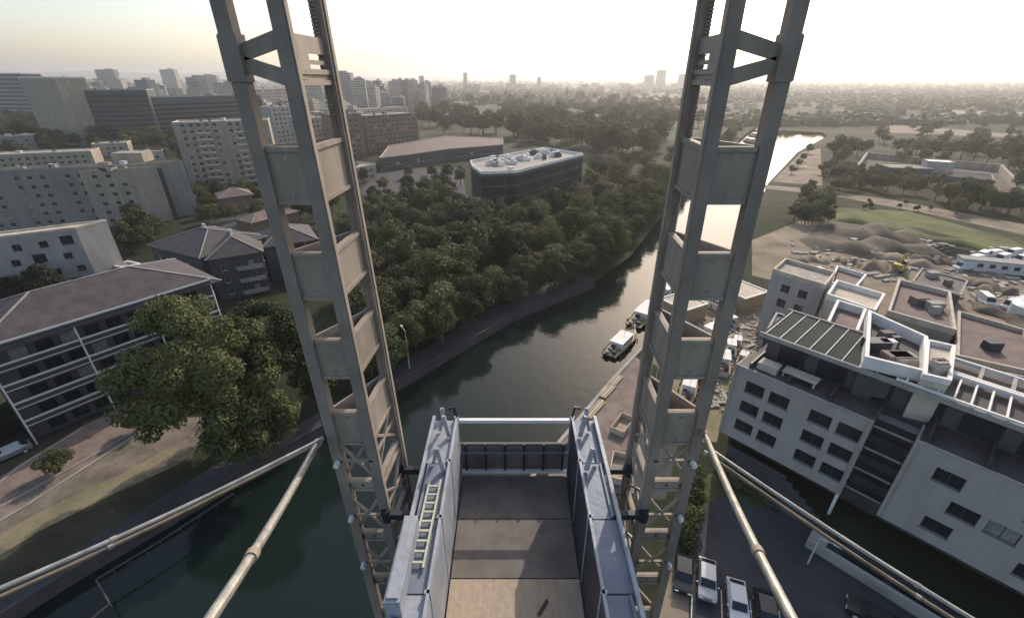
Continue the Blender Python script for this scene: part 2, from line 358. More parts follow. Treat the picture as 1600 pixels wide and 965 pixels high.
# ------------------------------------------------------------------ trees
def crown_mb(r, hz, n, leaf, seed, clumps=14, flat=.75):
    """leaf-sized faces spread through clumps over an uneven crown"""
    g = random.Random(seed); b = MB(); cl = []
    for k in range(clumps):
        th = g.random() * 6.283; u = g.uniform(-.55, 1); q = math.sqrt(max(0, 1 - u * u)) * g.uniform(.55, 1.0)
        f = (14 / clumps) ** .4; cl.append((Vector((math.cos(th) * q * r * (1 - .28 * f), math.sin(th) * q * r * (1 - .28 * f), u * hz * (1 - .3 * f))), g.uniform(.26, .46) * r * f))
    cl.append((Vector((0, 0, 0)), .6 * r))
    tot = sum(c[1] ** 2 for c in cl)
    for c, cr in cl:
        for k in range(int(n * cr * cr / tot)):
            v = Vector((g.gauss(0, 1), g.gauss(0, 1), g.gauss(0, 1))).normalized()
            p = c + Vector((v.x, v.y, v.z * flat)) * cr * (g.random() ** .28) 
            nrm = (v + Vector((g.uniform(-.8, .8), g.uniform(-.8, .8), g.uniform(-.2, 1.0)))).normalized()
            x = nrm.orthogonal().normalized(); x = Matrix.Rotation(g.random() * 6.28, 3, nrm) @ x; y = nrm.cross(x)
            s = leaf * g.uniform(.6, 1.35)
            b.quad(p - x * s, p - y * s * .55 + nrm * s * .15, p + x * s, p + y * s * .55 + nrm * s * .15)
    return b
def make_tree(name, h, r, n, leaf, seed, m, label, group, tall=1.0, clumps=14):
    """thing at origin: trunk with limbs + crown"""
    g = random.Random(seed); e = empty(name, (0, 0, 0), 0, label, 'tree', group)
    hz = min(h * .46, r * 1.15 * tall); cz = h - hz * 1.0
    b = MB(); tr = .018 * h + .06
    b.tube([(0, 0, -.2), (g.uniform(-.1, .1), g.uniform(-.1, .1), h * .3), (g.uniform(-.3, .3), g.uniform(-.3, .3), cz + hz * .3)], tr * 1.3, 7, tr * .35)
    for k in range(6):
        th = k * 1.05 + g.random(); z0 = h * g.uniform(.25, .5)
        b.tube([(0, 0, z0), (math.cos(th) * r * .35, math.sin(th) * r * .35, z0 + h * .16), (math.cos(th) * r * .6, math.sin(th) * r * .6, z0 + h * .3)], tr * .5, 5, tr * .12)
    b.build('trunk', 'bark', e)
    c = crown_mb(r, hz, n, leaf, seed + 1, clumps).build('crown', m, e); c.location = (0, 0, cz)
    return e
def hide_src(o):  # source trees take the first planting spot themselves
    o['used'] = 0
def plant(src, loc, s=1.0, label=None, group=None):
    sz = (s * rnd.uniform(.9, 1.1), s * rnd.uniform(.9, 1.1), s * rnd.uniform(.9, 1.12)); rz = rnd.random() * 6.28
    if not src.get('used_once'):
        src['used_once'] = 1; src.location = loc; src.rotation_euler = (0, 0, rz); src.scale = sz
        if label: src['label'] = label
        if group: src['group'] = group
        return src
    return copy_tree(src, loc, rz, sz, label, group)

big = make_tree('bank_tree', 20.5, 9.6, 34000, .22, 3, 'leaf_near', 'huge spreading green tree beside the dark balcony building on the left bank', None, clumps=70)
big.location = at(352, 700); big.scale = (.98, .98, 1.12)
big2 = make_tree('bank_tree', 19, 7.4, 20000, .22, 5, 'leaf_near', 'tall bank tree standing right of the huge tree, beside the left mast', None, clumps=50)
big2.location = at(440, 645)
big3 = make_tree('bank_tree', 12, 6.4, 12000, .22, 8, 'leaf_near', 'lower dark bank tree between the huge tree and the canal towpath', None, clumps=36)
big3.location = at(410, 715)

LABEL_BANK = 'leafy green tree in the row lining the left bank of the canal'
bank_src = [make_tree('bank_tree', 12, 5.6, 4200, .27, 20 + k, 'leaf_scrub' if k == 2 else 'leaf_bank', LABEL_BANK, 'trees lining the left canal bank', clumps=22) for k in range(4)]
bankpos = [(575, 555, .8), (600, 520, .9), (640, 500, .9), (680, 470, 1.15), (715, 462, 1.1), (748, 440, 1.0), (690, 430, 1.1), (790, 432, 1.1), (815, 415, 1.15), (850, 412, 1.1), (845, 385, 1.1), (890, 398, 1.15), (905, 372, 1.1),
           (935, 388, 1.1), (950, 362, 1.1), (975, 355, 1.0), (995, 338, 1.15), (1015, 328, 1.1), (1028, 312, 1.15), (1045, 300, 1.1), (980, 318, 1.1), (940, 335, 1.1), (1060, 285, 1.1), (1010, 296, 1.1), (965, 300, 1.05), (1075, 272, 1.1), (1090, 262, 1.1), (1050, 268, 1.1), (905, 340, 1.0), (870, 352, 1.0), (1010, 270, 1.0), (1105, 246, 1.1), (1120, 236, 1.1), (1140, 222, 1.1), (1150, 214, 1.1), (1135, 232, 1.0)]
for k, (x, y, s) in enumerate(bankpos): plant(bank_src[k % 4], at(x, y), s)

for k in range(54):
    u = k / 53 * 5.9; i_ = min(5, int(u)); f_ = u - i_; a_, c_2 = Vector((*LB[1 + i_], 0)), Vector((*LB[2 + i_], 0)) if 2 + i_ < len(LB) else None
    if c_2 is None or u < .72: continue
    dd = (c_2 - a_).normalized(); p_ = a_.lerp(c_2, f_) + Vector((-dd.y, dd.x, 0)) * rnd.uniform(2.6, 7)
    plant(bank_src[k % 4], p_, rnd.uniform(.6, .95), 'leafy tree leaning over the water on the left canal bank', 'trees at the water edge of the left bank')
mid_src = [make_tree('town_tree', 11, 5.2, 2200, .34, 40 + k, ('leaf_bank', 'leaf_scrub', 'leaf_wood')[k], 'green tree among the grounds of the glass office block', 'trees around the glass office block', clumps=20) for k in range(3)]
n = 0
for (x, y, s) in [(585, 320, .8), (610, 330, .9), (640, 335, 1), (668, 342, 1), (690, 335, 1.1), (712, 345, 1.1), (640, 305, .8), (665, 312, .9), (690, 305, .9), (700, 322, 1), (600, 300, .7), (570, 285, .7), (590, 345, .9), (620, 360, 1), (650, 372, 1), (680, 385, 1), (700, 365, 1.1), (725, 372, 1.2), (610, 385, .9), (660, 400, 1), (730, 395, 1.2), (710, 410, 1.1), (750, 375, 1.1), (775, 368, 1.1), (770, 395, 1.1), (800, 378, 1.2), (822, 392, 1.2), (705, 440, 1), (660, 452, .9), (628, 470, .9), (598, 490, .9), (570, 520, .9), (560, 470, .9), (585, 450, .9), (612, 440, 1), (560, 420, .9), (580, 400, .9), (545, 380, .9), (770, 425, 1.2), (742, 415, 1.1), (660, 345, 1), (630, 350, 1), (605, 365, .9), (580, 355, .9), (830, 358, 1.1), (860, 338, 1), (920, 300, 1), (935, 285, 1), (950, 275, .9), (925, 270, .8), (700, 282, .8), (675, 280, .7), (720, 290, .8), (640, 278, .7), (975, 272, .9), (960, 288, 1.0), (898, 320, 1.0), (618, 408, 1.0), (640, 430, 1.1)]:
    lb, gr = (('tree left of the glass office beside its car park', 'trees left of the glass office') if y < 318 and x < 735 else ('tree between the glass office and the canal-side row', 'trees right of the glass office') if x > 840 else ('tree in the thick grove between the left mast and the canal, below the glass office', 'grove below the glass office'))
    plant(mid_src[n % 3], at(x, y), s, lb, gr); n += 1
LEFT_GROUP = 'trees between the apartment blocks on the left'
left_src = [make_tree('town_tree', 10, 5, 2000, .34, 60 + k, 'leaf_bank' if k else 'leaf_wood', 'small green tree between the apartment blocks on the left', LEFT_GROUP, clumps=18) for k in range(3)]
n = 0
for (x, y, s) in [(80, 470, .95), (15, 480, .7), (215, 350, .8), (225, 372, .9), (205, 325, .7), (320, 318, .8), (345, 312, .8), (362, 320, .7), (300, 330, .8), (10, 232, 1.1), (40, 225, 1.2), (70, 235, 1.1), (95, 225, 1), (20, 245, 1), (255, 255, 1.1), (270, 240, 1), (230, 262, 1), (285, 300, .8), (425, 315, .7), (440, 335, .7), (380, 300, .7), (395, 312, .7), (410, 345, .7), (250, 300, .8), (470, 345, .8), (455, 310, .7), (500, 400, .9), (520, 420, .9), (480, 430, .9), (500, 345, .8), (520, 330, .8), (545, 300, .7), (420, 268, .8), (445, 262, .8), (540, 270, .8), (30, 195, 1), (-5, 205, 1), (10, 325, .8), (262, 330, .7), (0, 252, 1)] + [(rnd.uniform(-20, 262), rnd.uniform(196, 246), rnd.uniform(.8, 1.2)) for _ in range(46)] + [(rnd.uniform(-30, 255), rnd.uniform(190, 240), rnd.uniform(1.1, 1.6)) for _ in range(60)] + [(rnd.uniform(252, 305), rnd.uniform(228, 262), 1.1) for _ in range(12)] + [(rnd.uniform(250, 300), rnd.uniform(262, 340), .8) for _ in range(10)] + [(rnd.uniform(312, 470), rnd.uniform(300, 350), rnd.uniform(.5, .8)) for _ in range(16)] + [(rnd.uniform(204, 250), rnd.uniform(348, 420), rnd.uniform(.6, .9)) for _ in range(9)] + [(rnd.uniform(400, 560), rnd.uniform(250, 300), rnd.uniform(.6, .9)) for _ in range(16)] + [(rnd.uniform(-40, 80), rnd.uniform(455, 480), .7) for _ in range(3)]:
    lb, gr = (('tree in the dark belt between the long slab and the glass slabs', 'tree belt behind the long slab') if y < 256 and x < 300 else ('tree in the gap between the long slab, the white block and the dark roofs', 'trees in the gap by the white block') if x < 303 and y > 256 and x > 195 else ('tree in front of the white block on the left', 'trees in front of the white block') if x < 195 and y > 400 else ('tree at the foot of the pale balcony block beside the left mast', 'trees at the foot of the pale balcony block') if x < 400 else ('tree behind or right of the left mast near the low brown houses', 'trees behind the left mast'))
    plant(left_src[n % 3], at(x, y), s, lb, gr); n += 1

wood_src = [make_tree('park_tree', 17, 8.0, 900, .85, 80 + k, 'leaf_wood', 'dark crowned tree of the broad park wood in the middle distance', 'trees of the park wood') for k in range(4)]
n = 0; tries = 0
while n < 240 and tries < 5000:
    tries += 1
    y = 152 + (rnd.random() ** .8) * 94; x = rnd.uniform(655, 1100)
    if y > 212 and x < 800: continue
    if y > 232 and x < 930: continue
    if y > 200 and x > 1040: continue
    if y < 165 and rnd.random() < .4: continue
    plant(wood_src[n % 4], at(x, y), rnd.uniform(.8, 1.25)); n += 1
pop = make_tree('poplar_tree', 26, 3.2, 700, .7, 95, 'leaf_wood', 'slim dark poplar rising above the far edge of the park wood', 'poplars above the park wood', tall=3)
for x, y in ((692, 165), (772, 166), (778, 170), (826, 162), (822, 170), (885, 160), (980, 165), (790, 160)): plant(pop, at(x, y), rnd.uniform(.9, 1.2))
right_src = [make_tree('riverside_tree', 12, 5.6, 900, .6, 100 + k, 'leaf_scrub' if k else 'leaf_wood', 'bushy tree on the flat land right of the river', 'trees on the flat land right of the river') for k in range(3)]
n = 0
for (x, y, s) in [(1300, 252, 1.5), (1320, 250, 1.4), (1312, 262, 1.2), (1338, 244, 1.1), (1372, 222, 1.3), (1380, 226, 1), (1350, 240, 1), (1400, 242, 1.1), (1430, 244, 1.2), (1455, 246, 1.2), (1480, 250, 1.3), (1500, 248, 1.4), (1520, 252, 1.4), (1512, 240, 1.5), (1540, 258, 1.2), (1565, 250, 1.4), (1575, 262, 1.4), (1590, 275, 1.3), (1470, 258, .9), (1440, 256, .9), (1410, 254, .9),
                  (1300, 282, .7), (1330, 288, .7), (1345, 292, .8), (1365, 296, .7), (1385, 300, .8), (1410, 302, .7), (1430, 304, .7), (1480, 318, 1), (1495, 322, 1.1), (1510, 326, 1), (1530, 328, .9), (1550, 332, .8), (1572, 335, .8), (1270, 335, .8), (1280, 345, .9), (1262, 350, .8), (1255, 320, .8), (1290, 325, .7), (1265, 300, .6),
                  (1595, 330, .9), (1262, 240, .7), (1254, 252, .5), (1246, 262, .5), (1236, 272, .5), *[(rnd.uniform(1285, 1480), rnd.uniform(266, 300), rnd.uniform(.4, .75)) for _ in range(46)], *[(rnd.uniform(1480, 1590), rnd.uniform(300, 336), rnd.uniform(.4, .8)) for _ in range(22)], *[(rnd.uniform(1300, 1560), rnd.uniform(318, 330) + .0, .22) for _ in range(12)], *[(rnd.uniform(1245, 1300), rnd.uniform(312, 352), rnd.uniform(.4, .8)) for _ in range(14)], *[(rnd.uniform(1400, 1600), rnd.uniform(192, 245), rnd.uniform(.6, 1.2)) for _ in range(30)], (1320, 300, .6), (1460, 312, .7), (1590, 300, 1.0), (1240, 345, .7)]:
    lb, gr = (('bush in the scrub between the river road and the walled compound', 'scrub in front of the walled compound') if y >= 264 and x > 1283 and y < 316 else ('bush along the pale river road below the walled compound', 'bushes along the river road') if y >= 300 and x > 1305 else ('tree in the dark clump right of the right mast beside the meadow', 'clump beside the meadow') if y >= 290 else ('tree at the river bend right of the bright water', 'trees at the river bend') if x < 1345 else ('tree in the line behind the walled compound', 'tree line behind the walled compound') if y > 236 else ('tree on the hazy fields beyond the walled compound', 'trees on the hazy fields'))
    plant(right_src[n % 3], at(x, y), s * .85, lb, gr); n += 1
shrub = make_tree('round_shrub', 3.6, 2.2, 2600, .16, 120, 'leaf_bank', 'rounded olive shrub nearest the camera on the sunlit bank', None, clumps=10)
shrub.location = at(95, 735); shrub.scale = (1, 1, .9)
copy_tree(shrub, at(218, 672), 2, (.85, .85, .8), 'smaller rounded shrub beside the huge tree on the sunlit bank')
# far wood: joined, nobody could count it
b = MB(); g = random.Random(5)
def blob(p, r):
    k = 7
    for a in range(k):
        for (e0, e1) in ((-.3, .35), (.35, .8), (.8, 1.4)):
            q = []
            for (aa, ee) in ((a, e0), (a + 1, e0), (a + 1, e1), (a, e1)):
                h = math.sin((aa % k) * 12.9 + ee * 7 + p[0] * .37) * .22 + 1
                q.append((p[0] + math.cos(aa * 6.283 / k) * math.cos(ee) * r * h, p[1] + math.sin(aa * 6.283 / k) * math.cos(ee) * r * h, p[2] + math.sin(ee) * r * .85 * h))
            b.quad(*q)
for k in range(9500):
    y = 127.5 + (g.random() ** 1.7) * 70; x = g.uniform(-60, 1660)
    if x < 560 and y > 172: continue
    if 640 < x < 1110 and y > 166: continue
    if 1110 < x < 1400 and y > 200: continue
    if x > 1380 and 172 < y < 192 and g.random() < .9: continue
    if x > 1360 and y > 192 and g.random() < .6: continue
    if x < 700 and g.random() < .35: continue
    p = at(x, y)
    if math.sin(p.y * .012 + math.sin(p.x * .006) * 2) + math.sin(p.x * .009 + 1) < -.35 and g.random() < .93: continue
    blob((p.x, p.y, g.uniform(0, 3)), g.uniform(6, 10) * (1 + max(0, p.y - 800) / 1800))
o = b.build('distant_wood', 'leaf_wood', smooth=True, merge=True); tag(o, 'hazy green woodland spreading out to the horizon', 'woodland', kind='stuff')

# ------------------------------------------------------------------ buildings
WMESH = {}
def window_mesh(wd, hg, m='glass', fr='frame', t=.07):
    key = (round(wd, 2), round(hg, 2), m, fr)
    if key not in WMESH:
        p = MB(); p.box((0, 0, 0), (wd / 2 - t, .02, hg / 2 - t)); 
        f = MB()
        for sx in (-1, 1): f.box((sx * (wd / 2 - t / 2), 0, 0), (t / 2, .06, hg / 2))
        for sz in (-1, 1): f.box((0, 0, sz * (hg / 2 - t / 2)), (wd / 2 - t, .055, t / 2))
        f.box((0, 0, 0), (t * .4, .05, hg / 2 - t)); f.box((0, -.13, -hg / 2 - .035), (wd / 2 + .06, .13, .03))
        def mk(b, n, mm):
            me = bpy.data.meshes.new(n); me.from_pydata(b.v, [], b.f); me.materials.append(M[mm]); return me
        WMESH[key] = (mk(f, 'window', fr), mk(p, 'pane', m))
    return WMESH[key]
BL = random.Random(77)
def pane_kind(m): return 'blind' if m == 'glass' and BL.random() < .1 else m
def wall_holes(b, p0, p1, z0, z1, holes, depth=.25):
    p0, p1 = Vector((p0[0], p0[1], 0)), Vector((p1[0], p1[1], 0)); d = p1 - p0; L = d.length; d.normalize(); nrm = Vector((d.y, -d.x, 0))
    us = sorted({0, L, *[round(h[k], 4) for h in holes for k in (0, 1)]}); zs = sorted({z0, z1, *[round(h[k], 4) for h in holes for k in (2, 3)]})
    hs = [tuple(round(q, 4) for q in h) for h in holes]
    P = lambda u, z, i=0: p0 + d * u + Vector((0, 0, z)) - nrm * i
    # rows first: merge runs of solid cells
    for za, zb in zip(zs, zs[1:]):
        run = None; zm = (za + zb) / 2
        row = [h for h in hs if h[2] < zm < h[3]]
        for ua, ub in zip(us, us[1:]):
            um = (ua + ub) / 2
            if any(h[0] < um < h[1] for h in row):
                if run is not None: b.quad(P(run, za), P(ua, za), P(ua, zb), P(run, zb)); run = None
            elif run is None: run = ua
        if run is not None: b.quad(P(run, za), P(L, za), P(L, zb), P(run, zb))
    for u0, u1, a, c in hs:
        b.quad(P(u0, a), P(u1, a), P(u1, a, depth), P(u0, a, depth)); b.quad(P(u1, c), P(u0, c), P(u0, c, depth), P(u1, c, depth))
        b.quad(P(u0, c), P(u0, a), P(u0, a, depth), P(u0, c, depth)); b.quad(P(u1, a), P(u1, c), P(u1, c, depth), P(u1, a, depth))
        b.quad(P(u0, a, depth), P(u1, a, depth), P(u1, c, depth), P(u0, c, depth))
    return d, nrm, L
def ccw(poly):
    a = sum(poly[i][0] * poly[(i + 1) % len(poly)][1] - poly[(i + 1) % len(poly)][0] * poly[i][1] for i in range(len(poly)))
    return poly if a > 0 else poly[::-1]
def inset(poly, d):
    n = len(poly); out = []
    for i in range(n):
        p, q, r = Vector(poly[i - 1]), Vector(poly[i]), Vector(poly[(i + 1) % n])
        a = (q - p).normalized(); c = (r - q).normalized(); na = Vector((-a.y, a.x)); nc = Vector((-c.y, c.x))
        s = (na + nc); k = s.length_squared / 2
        out.append(tuple(q + s * (d / max(.3, k))))
    return out
def roof_flat(root, poly, z, m, par, hp=.5, wp=.3):
    b = MB(); b.poly(inset(poly, wp - .02), z - .02); b.build('roof', m, root)
    i = inset(poly, wp); o = inset(poly, -.06); n = len(poly); b = MB()
    for k in range(n):
        j = (k + 1) % n
        b.quad((*o[k], z - .1), (*o[j], z - .1), (*o[j], z + hp), (*o[k], z + hp))
        b.quad((*o[k], z + hp), (*o[j], z + hp), (*i[j], z + hp), (*i[k], z + hp))
        b.quad((*i[j], z - .1), (*i[k], z - .1), (*i[k], z + hp), (*i[j], z + hp))
    b.build('parapet', par, root)
def building(name, label, poly, h, wall, roof='roofgravel', par='parapet', wins=None, z0=0.0, group=None, hip=0, eave=.5, plants=0, cat='building', pane='glass', fr='frame', hp=.5, depth=.25):
    """wins: {edge index: dict(u0,bay,w,h,first,step,rows,skip)}; edges run p[i]->p[i+1] of the counter-clockwise footprint"""
    poly = ccw([tuple(p)[:2] for p in poly]); cx = sum(p[0] for p in poly) / len(poly); cy = sum(p[1] for p in poly) / len(poly)
    e = empty(name, (cx, cy, z0), 0, label, cat, group); P = [(p[0] - cx, p[1] - cy) for p in poly]
    b = MB(); n = len(P); wl = []
    for i in range(n):
        p0, p1 = P[i], P[(i + 1) % n]; L = math.hypot(p1[0] - p0[0], p1[1] - p0[1]); holes = []
        s = (wins or {}).get(i)
        if s:
            if 'rects' in s: holes = s['rects']
            else:
                bay = s.get('bay', 3); nb = int((L - 2 * s.get('u0', 1)) / bay); off = (L - nb * bay) / 2
                for r in range(s['rows']):
                    for k in range(nb):
                        if (k, r) in s.get('skip', ()) or (s.get('every') and k % s['every'] == s['every'] - 1): continue
                        u = off + bay * (k + .5); z = s['first'] + r * s['step']
                        if z + s['h'] > h - .1: continue
                        holes.append((u - s['w'] / 2, u + s['w'] / 2, z, z + s['h']))
            holes = [(max(.05, a), min(L - .05, c), d, f) for a, c, d, f in holes if c < L and a > 0]
        d, nrm, L = wall_holes(b, p0, p1, 0, h, holes, depth)
        for (u0, u1, a, c) in holes:
            q = Vector((p0[0], p0[1], 0)) + d * ((u0 + u1) / 2) - nrm * (depth - .09); q.z = (a + c) / 2
            wl.append((q, math.atan2(d.y, d.x), u1 - u0, c - a, (s or {}).get('pane', pane)))
    b.build('wall', wall, e)
    for q, a, wd, hg, pm in wl:
        fm, pmesh = window_mesh(wd, hg, pane_kind(pm), fr)
        o = link('window', fm, e, q, (0, 0, a)); link('pane', pmesh, o)
    if hip:
        o = inset(P, -eave); c = [Vector((*p, h)) for p in o]; b = MB()
        # hip along the long axis
        L01 = (c[1] - c[0]).length; L12 = (c[2] - c[1]).length
        if L01 < L12: c = c[1:] + c[:1]; L01, L12 = L12, L01
        m0 = (c[0] + c[3]) / 2; m1 = (c[1] + c[2]) / 2; dd = (m1 - m0).normalized(); k = L12 / 2
        r0 = m0 + dd * k + Vector((0, 0, hip)); r1 = m1 - dd * k + Vector((0, 0, hip))
        b.quad(c[0], c[1], r1, r0); b.quad(c[1], c[2], r1); b.quad(c[2], c[3], r0, r1); b.quad(c[3], c[0], r0)
        b.quad(*[p - Vector((0, 0, .02)) for p in c[::-1]])
        for k in range(4): b.quad(c[k] - Vector((0, 0, .25)), c[(k + 1) % 4] - Vector((0, 0, .25)), c[(k + 1) % 4], c[k])
        rf = b.build('roof', roof, e)
        b = MB()
        for A, B in ((r0, r1), (c[0], r0), (c[3], r0), (c[1], r1), (c[2], r1)): b.bar(A + Vector((0, 0, .04)), B + Vector((0, 0, .04)), .22, .1)
        b.build('ridge_cap', 'concrete', rf)
    else:
        roof_flat(e, P, h, roof, par, hp)
        g = random.Random(int(abs(cx * 13 + cy * 7)))
        for k in range(plants if len(P) == 4 else 0):
            u, v = g.uniform(.2, .8), g.uniform(.2, .8)
            q = (Vector(P[0]) * (1 - u) + Vector(P[1]) * u) * (1 - v) + (Vector(P[-1]) * (1 - u) + Vector(P[2]) * u) * v
            b = MB(); s = g.uniform(.4, 1.3); b.box((q.x, q.y, h + .5), (s, s * g.uniform(.5, 1.2), .55)); b.box((q.x, q.y, h + 1.12), (s * 1.1, s * .6, .07)); b.build('roof_vent', g.choice(['frame', 'concrete', 'roofdark', 'darksteel', 'roofbrown']), e)
    return e
def quadfoot(A, B, depth):
    """footprint from the two visible base corners (photo pixels), going back from the camera"""
    a, c = at(*A), at(*B); d = (c - a).normalized(); nb = Vector((-d.y, d.x, 0)) * depth
    return [a, c, c + nb, a + nb]
def hgt(A, py): return zat(at(*A).y, py)

# --- left bank, near: balcony building with the dark hip roof
pA, pB = at(52, 687), at(52, 687) + Vector((.575, .818, 0)) * 27
nb = Vector((-.818, .575, 0)) * 15
A_H = 14.6
fb = [pA, pB, pB + nb, pA + nb]
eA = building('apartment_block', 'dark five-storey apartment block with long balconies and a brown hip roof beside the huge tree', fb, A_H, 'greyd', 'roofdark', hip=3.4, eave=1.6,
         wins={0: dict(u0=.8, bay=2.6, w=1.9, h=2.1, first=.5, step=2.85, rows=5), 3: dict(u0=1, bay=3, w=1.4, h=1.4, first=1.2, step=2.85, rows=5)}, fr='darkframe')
cx, cy = eA.location.x, eA.location.y; d = Vector((.575, .818, 0)); nn = Vector((.818, -.575, 0)); p0 = pA - Vector((cx, cy, 0))
for k in range(1, 6):
    z = .2 + 2.85 * (k - .07); b = MB(); L = 27
    b.box(p0 + d * L / 2 + nn * .75 + Vector((0, 0, z)), (L / 2 - .1, .72, .1), rz=math.atan2(.818, .575))
    bal = b.build('balcony', 'roofdark', eA)
    b = MB(); b.bar(p0 + nn * 1.42 + Vector((0, 0, z + 1.02)), p0 + d * L + nn * 1.42 + Vector((0, 0, z + 1.02)), .16, .26)
    b.bar(p0 + nn * 1.44 + Vector((0, 0, z + .18)), p0 + d * L + nn * 1.44 + Vector((0, 0, z + .18)), .06, .12); b.build('rail', 'frame', bal)
    b = MB(); b.quad(p0 + nn * 1.40 + Vector((0, 0, z + .2)), p0 + d * L + nn * 1.40 + Vector((0, 0, z + .2)), p0 + d * L + nn * 1.40 + Vector((0, 0, z + .95)), p0 + nn * 1.40 + Vector((0, 0, z + .95))); b.build('balustrade', 'darkframe', bal)
for u in (0.1, 9, 18, 26.8):
    b = MB(); b.bar(p0 + d * u + nn * 1.52 + Vector((0, 0, 0)), p0 + d * u + nn * 1.52 + Vector((0, 0, A_H - .1)), .16); b.build('post', 'frame', eA)
fc = [pA - d * 4 + nb * .1, pA - d * 22 + nb * .1, pA - d * 22 + nb * 1.0, pA - d * 4 + nb]
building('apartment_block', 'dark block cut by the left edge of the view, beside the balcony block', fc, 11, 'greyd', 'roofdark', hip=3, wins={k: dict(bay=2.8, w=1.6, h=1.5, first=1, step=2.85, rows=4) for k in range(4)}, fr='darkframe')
# --- white block with tan roof
A0, B0 = at(-90, 490), at(158, 447); C0 = at(202, 431)
ff = [A0, B0, C0 + Vector((-2, 4, 0)), A0 + (C0 - B0) + Vector((-2, 4, 0))]
ff = [A0, B0, C0, A0 + (C0 - B0)]
H_w = hgt((158, 447), 357)
g = random.Random(4); rects = []; Lw = (B0 - A0).length
for r in range(4):
    for k in range(10):
        u = Lw - 3.2 - k * 4.4 + (1.3 if r % 2 else 0); z = 1.2 + r * (H_w - 1.2) / 4
        if u > 1.5: rects.append((u - (1.5 if (k + r) % 3 == 0 else .75), u + .75, z, z + (2.0 if (k + r) % 3 == 0 else 1.4)))
building('apartment_block', 'white apartment block with scattered square windows and a sunlit tan roof', ff, H_w, 'white', 'rooftan', 'cream', wins={0: dict(rects=rects)}, fr='darkframe', hp=.35)
# terrace houses between white block and balcony block
for k, (a, c) in enumerate((((205, 440), (228, 432)), ((214, 455), (245, 443)))):
    building('garden_terrace', ['low tan terrace house behind the white block end', 'low tan terrace house nearest the hip roof end'][k], quadfoot(a, c, 5), 3.2 + k, 'tan', 'concrete', wins={0: dict(bay=2.2, u0=.3, w=1.2, h=1.5, first=.8, step=3, rows=1)}, cat='house')
# --- long slab behind the white block
A1, B1 = at(-120, 372), at(246, 344); dB = (at(312, 335) - B1)
f1 = [A1, B1, B1 + dB, A1 + dB]; H1 = hgt((246, 344), 258)
e1 = building('apartment_slab', 'long blue-grey apartment slab with rows of small windows and a dark stripe on its end wall', f1, H1, 'slabgrey', 'roofgravel', 'tan', plants=7,
         wins={0: dict(u0=2, bay=3.3, w=1.3, h=1.4, first=1.4, step=2.9, rows=12, every=4)}, fr='frame')
wA = at(160, 356); wB = at(238, 349)
building('apartment_slab', 'tan rendered wing of the long slab, between its blue-grey front and the dark stripe', [wA, wB, wB + dB * .5, wA + dB * .5], H1 - .8, 'tan', 'roofgravel', 'tan', plants=4, wins={0: dict(u0=1.5, bay=3.6, w=1.4, h=1.3, first=1.4, step=2.9, rows=12)})
q0 = B1 - e1.location; de = dB.normalized(); ne = Vector((de.y, -de.x, 0)); b = MB()
b.box(q0 + de * dB.length * .32 + ne * .06 + Vector((0, 0, H1 * .47)), (dB.length * .16, .05, H1 * .45), rz=math.atan2(de.y, de.x)); b.build('dark_stripe', 'greyd', e1)
b = MB(); b.box(q0 + de * dB.length * .5 - Vector((0, 0, 0)) + Vector((-12, 4, H1 + 1.6)), (5, 3, 1.6), rz=.1); b.build('lift_house', 'tan', e1)
# --- pale block with balconies left of the mast
e2 = building('apartment_block', 'pale twelve-storey apartment block with many small balconies left of the left mast', quadfoot((300, 293), (440, 283), 14), hgt((300, 293), 193), 'tan', 'roofgravel', 'cream', plants=3,
         wins={0: dict(u0=1, bay=3.1, w=1.5, h=1.5, first=1.2, step=2.75, rows=14, every=6), 3: dict(u0=2, bay=5, w=1, h=1.3, first=1.2, step=2.75, rows=13)})
P0 = at(300, 293) - e2.location; P1 = at(440, 283) - e2.location; d2 = (P1 - P0).normalized(); n2 = Vector((d2.y, -d2.x, 0)); L2 = (P1 - P0).length
bb = MB(); bb.box((0, -.6, 0), (1.5, .6, .08)); bb.box((0, -1.17, .5), (1.5, .04, .45)); bme = None
for r in range(13):
    for k in (2, 3, 7, 8, 12, 13):
        u = 1.6 + 3.1 * (k + .5); z = 1.0 + 2.75 * r
        if u > L2 - 2 or z > hgt((300, 293), 193) - 2.2: continue
        if bme is None: o = bb.build('balcony', 'cream', e2); bme = o.data
        else: o = link('balcony', bme, e2)
        o.location = P0 + d2 * u + n2 * .02 + Vector((0, 0, z)); o.rotation_euler = (0, 0, math.atan2(d2.y, d2.x))
